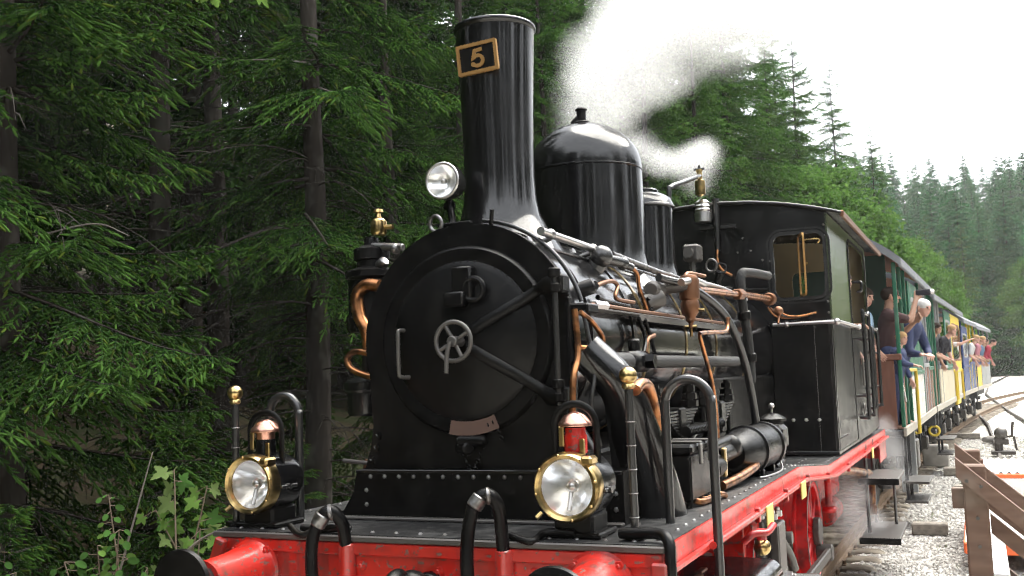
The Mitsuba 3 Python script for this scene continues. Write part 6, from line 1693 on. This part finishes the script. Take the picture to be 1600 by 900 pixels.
# ------------------------------------------------------------------ undergrowth by the wood's edge
r = np.random.default_rng(77)
for i, (x, y, s) in enumerate(sorted(((-3.5, 0.5, 0.62), (-3.2, 1.6, 0.5), (-3.9, 2.6, 0.7), (-3.3, 3.6, 0.48), (-4.0, 4.4, 0.6), (-3.0, 0.0, 0.45), (-3.7, -0.4, 0.7), (-3.4, 6.5, 0.6), (-5.2, 3.9, 0.9), (-5.7, 6.6, 0.9)), key=lambda q: q[1])):
    tree('spruce_young', x, y, 'young_spruce', f'small young spruce in the undergrowth at the wood edge, {ORD[i]} from the front', 'young spruce', 'young spruces in the undergrowth', s)


# weeds here and there in the ballast
bl, bc = [], []
for _ in range(70):
    cx, cy = r.uniform(1.5, 4.2), 7.5 + 24 * r.uniform() ** 1.5
    for _ in range(int(r.integers(5, 16))):
        px, py = cx + r.normal(0, 0.06), cy + r.normal(0, 0.06)
        a, h, w = r.uniform(0, 6.28), r.uniform(0.04, 0.13), 0.006
        b = np.array([px, py, float(terrain(px, py))])
        d = np.array([math.cos(a), math.sin(a), 0])
        bl.append(np.stack([b - d * w, b + d * w, b + [0.5 * h * math.sin(a), -0.5 * h * math.cos(a), h]]))
        g = r.uniform()
        bc.append(np.tile([0.07 + 0.10 * g, 0.13 + 0.06 * g, 0.03 + 0.02 * g], (3, 1)))
bv = np.vstack(bl)
put('ballast_weeds', tm(bv, np.arange(len(bv)).reshape(-1, 3)), 'leaf_mat', None, False, color=np.vstack(bc), kind='stuff', label='thin tufts of weeds growing in the pale gravel', cat='weeds')


def leaf_outline(kind):
    if kind == 'maple':
        pts = []
        lobes = [(-2.25, 0.55), (-1.15, 0.85), (0, 1.0), (1.15, 0.85), (2.25, 0.55)]
        for i, (a, l) in enumerate(lobes):
            for da, k in ((-0.42, 0.60), (-0.32, 0.76), (-0.22, 0.72), (-0.13, 0.88), (0, 1.0), (0.13, 0.88), (0.22, 0.72), (0.32, 0.76), (0.42, 0.60)):
                pts.append((l * k * math.cos(a + da), l * k * math.sin(a + da)))
            if i < 4:
                b = (a + lobes[i + 1][0]) / 2
                pts.append((0.47 * math.cos(b), 0.47 * math.sin(b)))
        return np.array([(-0.12, 0)] + pts)
    t = np.linspace(0, 2 * PI, 11)[:-1]
    return np.stack([0.5 + 0.5 * np.cos(t), 0.33 * np.sin(t)], 1)


def leaf_mesh(kind, size, n, d, r):
    """One leaf with a shallow fold along its midrib: pointing along d, facing n."""
    o = leaf_outline(kind)
    d = np.asarray(d, float) / np.linalg.norm(d)
    n = np.asarray(n, float) - d * np.dot(n, d)
    n /= np.linalg.norm(n)
    s = np.cross(n, d)
    c = np.array([[0.22, 0.0]]) if kind == 'maple' else np.array([[0.5, 0.0]])
    q = np.vstack([c, o]) * size
    z = np.abs(q[:, 1]) * 0.22 - 0.14 * q[:, 0] ** 2 / size
    v = q[:, :1] * d + q[:, 1:] * s + z[:, None] * n
    m = len(o)
    return v, [(0, 1 + i, 1 + (i + 1) % m) for i in range(m)]


scene['leaf_light'] = {'type': 'principledthin', 'base_color': rgb(0.10, 0.18, 0.04), 'roughness': 0.45, 'diff_trans': 0.8, 'eta': 1.4}
scene['leaf_mid'] = {'type': 'principledthin', 'base_color': rgb(0.055, 0.125, 0.03), 'roughness': 0.45, 'diff_trans': 0.7, 'eta': 1.4}
scene['leaf_pale'] = {'type': 'principledthin', 'base_color': rgb(0.11, 0.16, 0.055), 'roughness': 0.5, 'diff_trans': 0.7, 'eta': 1.4}
scene['twig'] = two(principled((0.12, 0.09, 0.06), 0.8))


def sapling(name, label, root, tips, kind, size, seed, per, mats, cat='sapling', face=(0.5, -0.7, 0.5)):
    r = np.random.default_rng(seed)
    k = thing(name, label, cat)
    root = np.asarray(root, float)
    st = []
    for tp in tips:
        tp = np.asarray(tp, float)
        mid = root * 0.45 + tp * 0.55 + r.normal(0, 0.06, 3)
        st.append(tube([root, mid, tp], [0.013, 0.008, 0.004], 6, 5))
        for j in range(per):
            u = 0.55 + 0.5 * (j + 1) / per
            p = (1 - u) * mid + u * tp if u <= 1 else tp
            a = r.uniform(0, 2 * PI)
            d = np.array([math.cos(a), math.sin(a), r.uniform(-0.7, 0.2)])
            pet = p + d * size * r.uniform(0.4, 1.0)
            st.append(tube([p, pet], 0.0025, 4, 0))
            n = np.asarray(face) + r.normal(0, 0.35, 3)
            v, f = leaf_mesh(kind, size * r.uniform(0.65, 1.15), n, d + np.array([0, 0, -0.35]), r)
            put('leaf', tm(v + pet, f), mats[int(r.integers(len(mats)))], k, True)
    put('stem', join(st), 'twig', k, 50)
    return k


sapling('maple_sapling', 'young maple with pale lobed leaves beside the left buffer', (-2.5, 1.1, -0.3), [(-2.50, 1.0, 1.62), (-2.30, 1.1, 1.50), (-2.62, 0.95, 1.35), (-2.32, 1.05, 1.22), (-2.45, 0.9, 1.08)], 'maple', 0.10, 3, 7, ['leaf_light', 'leaf_light', 'leaf_pale', 'leaf_mid'])
sapling('leafy_shrub', 'low shrub with small bright green leaves left of the young maple', (-2.95, 0.9, -0.4), [(-2.75, 0.75, 1.08), (-3.0, 0.8, 1.12), (-2.6, 0.85, 0.98), (-3.2, 0.7, 1.02), (-2.85, 0.75, 0.88), (-2.7, 0.7, 1.25), (-3.0, 0.9, 1.45)], 'oval', 0.075, 4, 11, ['leaf_mid', 'leaf_light', 'leaf_mid'], 'shrub')
sapling('leafy_shrub', 'sparse shrub of small leaves at the bottom left corner', (-3.4, 0.5, -0.3), [(-3.3, 0.4, 1.0), (-3.5, 0.45, 1.2), (-3.15, 0.5, 0.85), (-3.6, 0.4, 0.9)], 'oval', 0.07, 8, 10, ['leaf_mid', 'leaf_mid', 'leaf_light'], 'shrub')
# maple branch that hangs in at the top edge from a slim tree in the wood
mp = sapling('maple_tree', 'slim maple in the wood whose bright leaves hang in at the top edge', (-3.6, 1.85, 6.1), [(-2.62, 1.72, 5.26), (-2.45, 1.75, 5.30), (-2.85, 1.72, 5.32), (-2.72, 1.7, 5.36)], 'maple', 0.13, 5, 5, ['leaf_light'], 'maple tree')
put('trunk', tube([(-6.9, 0.9, 0.0), (-6.6, 1.1, 3.0), (-5.6, 1.5, 5.6), (-3.5, 1.85, 6.15)], [0.06, 0.05, 0.03, 0.012], 8, 4), 'bark_mat', mp, 50)
for i, (pts, lab) in enumerate(([[(-3.05, 0.75, 0.2), (-2.8, 0.8, 0.95), (-2.55, 0.85, 1.75)], 'thin pale dead stem leaning among the shrubs at the lower left'], [[(-2.6, 0.9, 0.7), (-2.2, 0.8, 1.12), (-1.75, 0.7, 1.32)], 'thin dead twig arching towards the left buffer'])):
    put('dead_twig', tube(pts, [0.012, 0.009, 0.004], 6, 6), 'old_wood', None, 60, label=lab, cat='twig')
put('dead_branch', tube([(-4.9, 1.9, 3.55), (-4.3, 2.0, 3.62), (-4.0, 2.1, 3.50)], [0.009, 0.007, 0.003], 6, 6), 'old_wood', None, 60, label='bare broken branch sticking out of the left spruce', cat='branch')


# ------------------------------------------------------------------ steam
def steam(name, label, lo, hi, shape, blobs, sigma, seed, freq, rag=1.0, albedo=0.999, bias=0.0):
    """A cloud of steam: soft blobs (centre, radius, weight) broken up by noise, as a medium on a grid inside one box."""
    lo, hi = np.asarray(lo, float), np.asarray(hi, float)
    nx, ny, nz = shape
    X, Y, Z = np.meshgrid(*[np.linspace(a, b, n) for a, b, n in zip(lo, hi, shape)], indexing='ij')
    p = np.stack([X, Y, Z], -1)
    w = meshkit.fbm(p * freq * 0.6 + seed, 3, seed) - 0.5
    w2 = meshkit.fbm(p * freq * 0.6 + seed + 40, 3, seed + 1) - 0.5
    q = p + rag * 0.5 / freq * np.stack([w, w2, w - w2], -1) * 2
    d = np.zeros(shape)
    for c, rad, wt in blobs:
        rad = np.broadcast_to(rad, 3)
        d = d + wt * np.exp(-(((q - np.asarray(c)) / rad) ** 2).sum(-1) * 1.45)
    n = meshkit.fbm(p * freq * 1.7 + seed * 3.1, 5, seed + 2)
    d = np.clip(d - 0.12 - bias - rag * 1.1 * np.clip(0.62 - n, 0, 1), 0, 1.2)
    for ax, (a, nn) in enumerate(zip((X, Y, Z), shape)):
        t = (a - lo[ax]) / (hi[ax] - lo[ax])
        d = d * np.clip(np.minimum(t, 1 - t) * 9, 0, 1)
    g = mi.VolumeGrid(np.ascontiguousarray(d.transpose(2, 1, 0)[..., None]).astype(np.float32))
    k = name + '_medium'
    scene[k] = {'type': 'heterogeneous', 'albedo': rgb(albedo, albedo, albedo), 'scale': sigma, 'phase': {'type': 'isotropic'},
                'sigma_t': {'type': 'gridvolume', 'grid': g, 'filter_type': 'trilinear', 'to_world': T().translate(lo.tolist()).scale((hi - lo).tolist())}}
    c, h = (lo + hi) / 2, (hi - lo) / 2
    scene[name] = {'type': 'cube', 'to_world': T().translate(c.tolist()).scale(h.tolist()), 'bsdf': {'type': 'null'}, 'interior': {'type': 'ref', 'id': k}}
    tag(name, label, 'steam', None, 'stuff')


USED.update(('steam_cloud', 'steam_wisp'))
steam('steam_cloud', 'white steam billowing behind the dome, with a small puff at the whistle', (-2.2, 3.4, 3.99), (2.3, 7.0, 8.4), (90, 72, 92),
      [((-0.72, 4.9, 4.66), (0.28, 0.45, 0.26), 1.2), ((-0.66, 4.9, 4.98), (0.40, 0.5, 0.32), 1.4), ((-0.26, 4.9, 5.32), (0.56, 0.6, 0.42), 1.6), ((0.14, 4.9, 5.70), (0.70, 0.65, 0.46), 1.7), ((0.50, 4.9, 6.25), (0.75, 0.7, 0.55), 1.9), ((0.8, 4.9, 6.9), (0.8, 0.7, 0.7), 1.6),
       ((0.34, 4.9, 5.22), (0.50, 0.5, 0.32), 0.62), ((0.95, 4.9, 5.25), (0.4, 0.5, 0.28), 0.45), ((0.85, 4.9, 5.55), (0.45, 0.5, 0.34), 0.66), ((-0.12, 4.9, 4.92), (0.36, 0.45, 0.24), 0.8),
       ((-0.02, 6.35, 4.05), (0.11, 0.14, 0.18), 2.2), ((-0.06, 6.4, 4.25), (0.17, 0.2, 0.18), 2.2), ((-0.12, 6.4, 4.45), (0.24, 0.26, 0.18), 1.9), ((-0.42, 6.4, 4.48), (0.26, 0.26, 0.16), 1.2), ((-0.68, 6.4, 4.66), (0.26, 0.26, 0.18), 0.95), ((0.0, 6.4, 4.6), (0.2, 0.25, 0.15), 1.1)], 2.3, 3, 2.2, 0.85)
steam('steam_wisp', 'low thin steam drifting below the cab and before the first carriage', (0.55, 5.8, -0.35), (2.1, 14.6, 1.75), (40, 140, 50),
      [((1.22, 9.3, 0.22), (0.18, 0.3, 0.25), 1.3), ((1.15, 8.8, 0.2), (0.3, 0.6, 0.35), 1.1), ((1.0, 8.5, 0.45), (0.25, 0.45, 0.4), 0.8), ((1.1, 8.6, 0.75), (0.25, 0.4, 0.25), 0.6),
       ((1.3, 12.3, 0.9), (0.25, 0.4, 0.5), 0.7), ((1.35, 13.0, 0.4), (0.3, 0.5, 0.4), 0.7), ((1.25, 12.2, 1.3), (0.2, 0.3, 0.3), 0.55)], 2.2, 5, 2.6, 0.9)


# ------------------------------------------------------------------ the damp air of the valley
scene['haze_medium'] = {'type': 'homogeneous', 'albedo': rgb(0.95, 0.95, 0.95), 'sigma_t': 0.00035, 'phase': {'type': 'isotropic'}}
scene['haze'] = {'type': 'cube', 'to_world': T().translate([20.0, 180.0, 59.0]).scale([300.0, 290.0, 62.0]), 'bsdf': {'type': 'null'}, 'interior': {'type': 'ref', 'id': 'haze_medium'}}
labels['haze'] = {'kind': 'stuff', 'label': 'pale damp air that veils the far hillside', 'category': 'haze'}
scene['camera']['medium'] = {'type': 'ref', 'id': 'haze_medium'}
for q in ('steam_cloud', 'steam_wisp'):
    scene[q]['exterior'] = {'type': 'ref', 'id': 'haze_medium'}
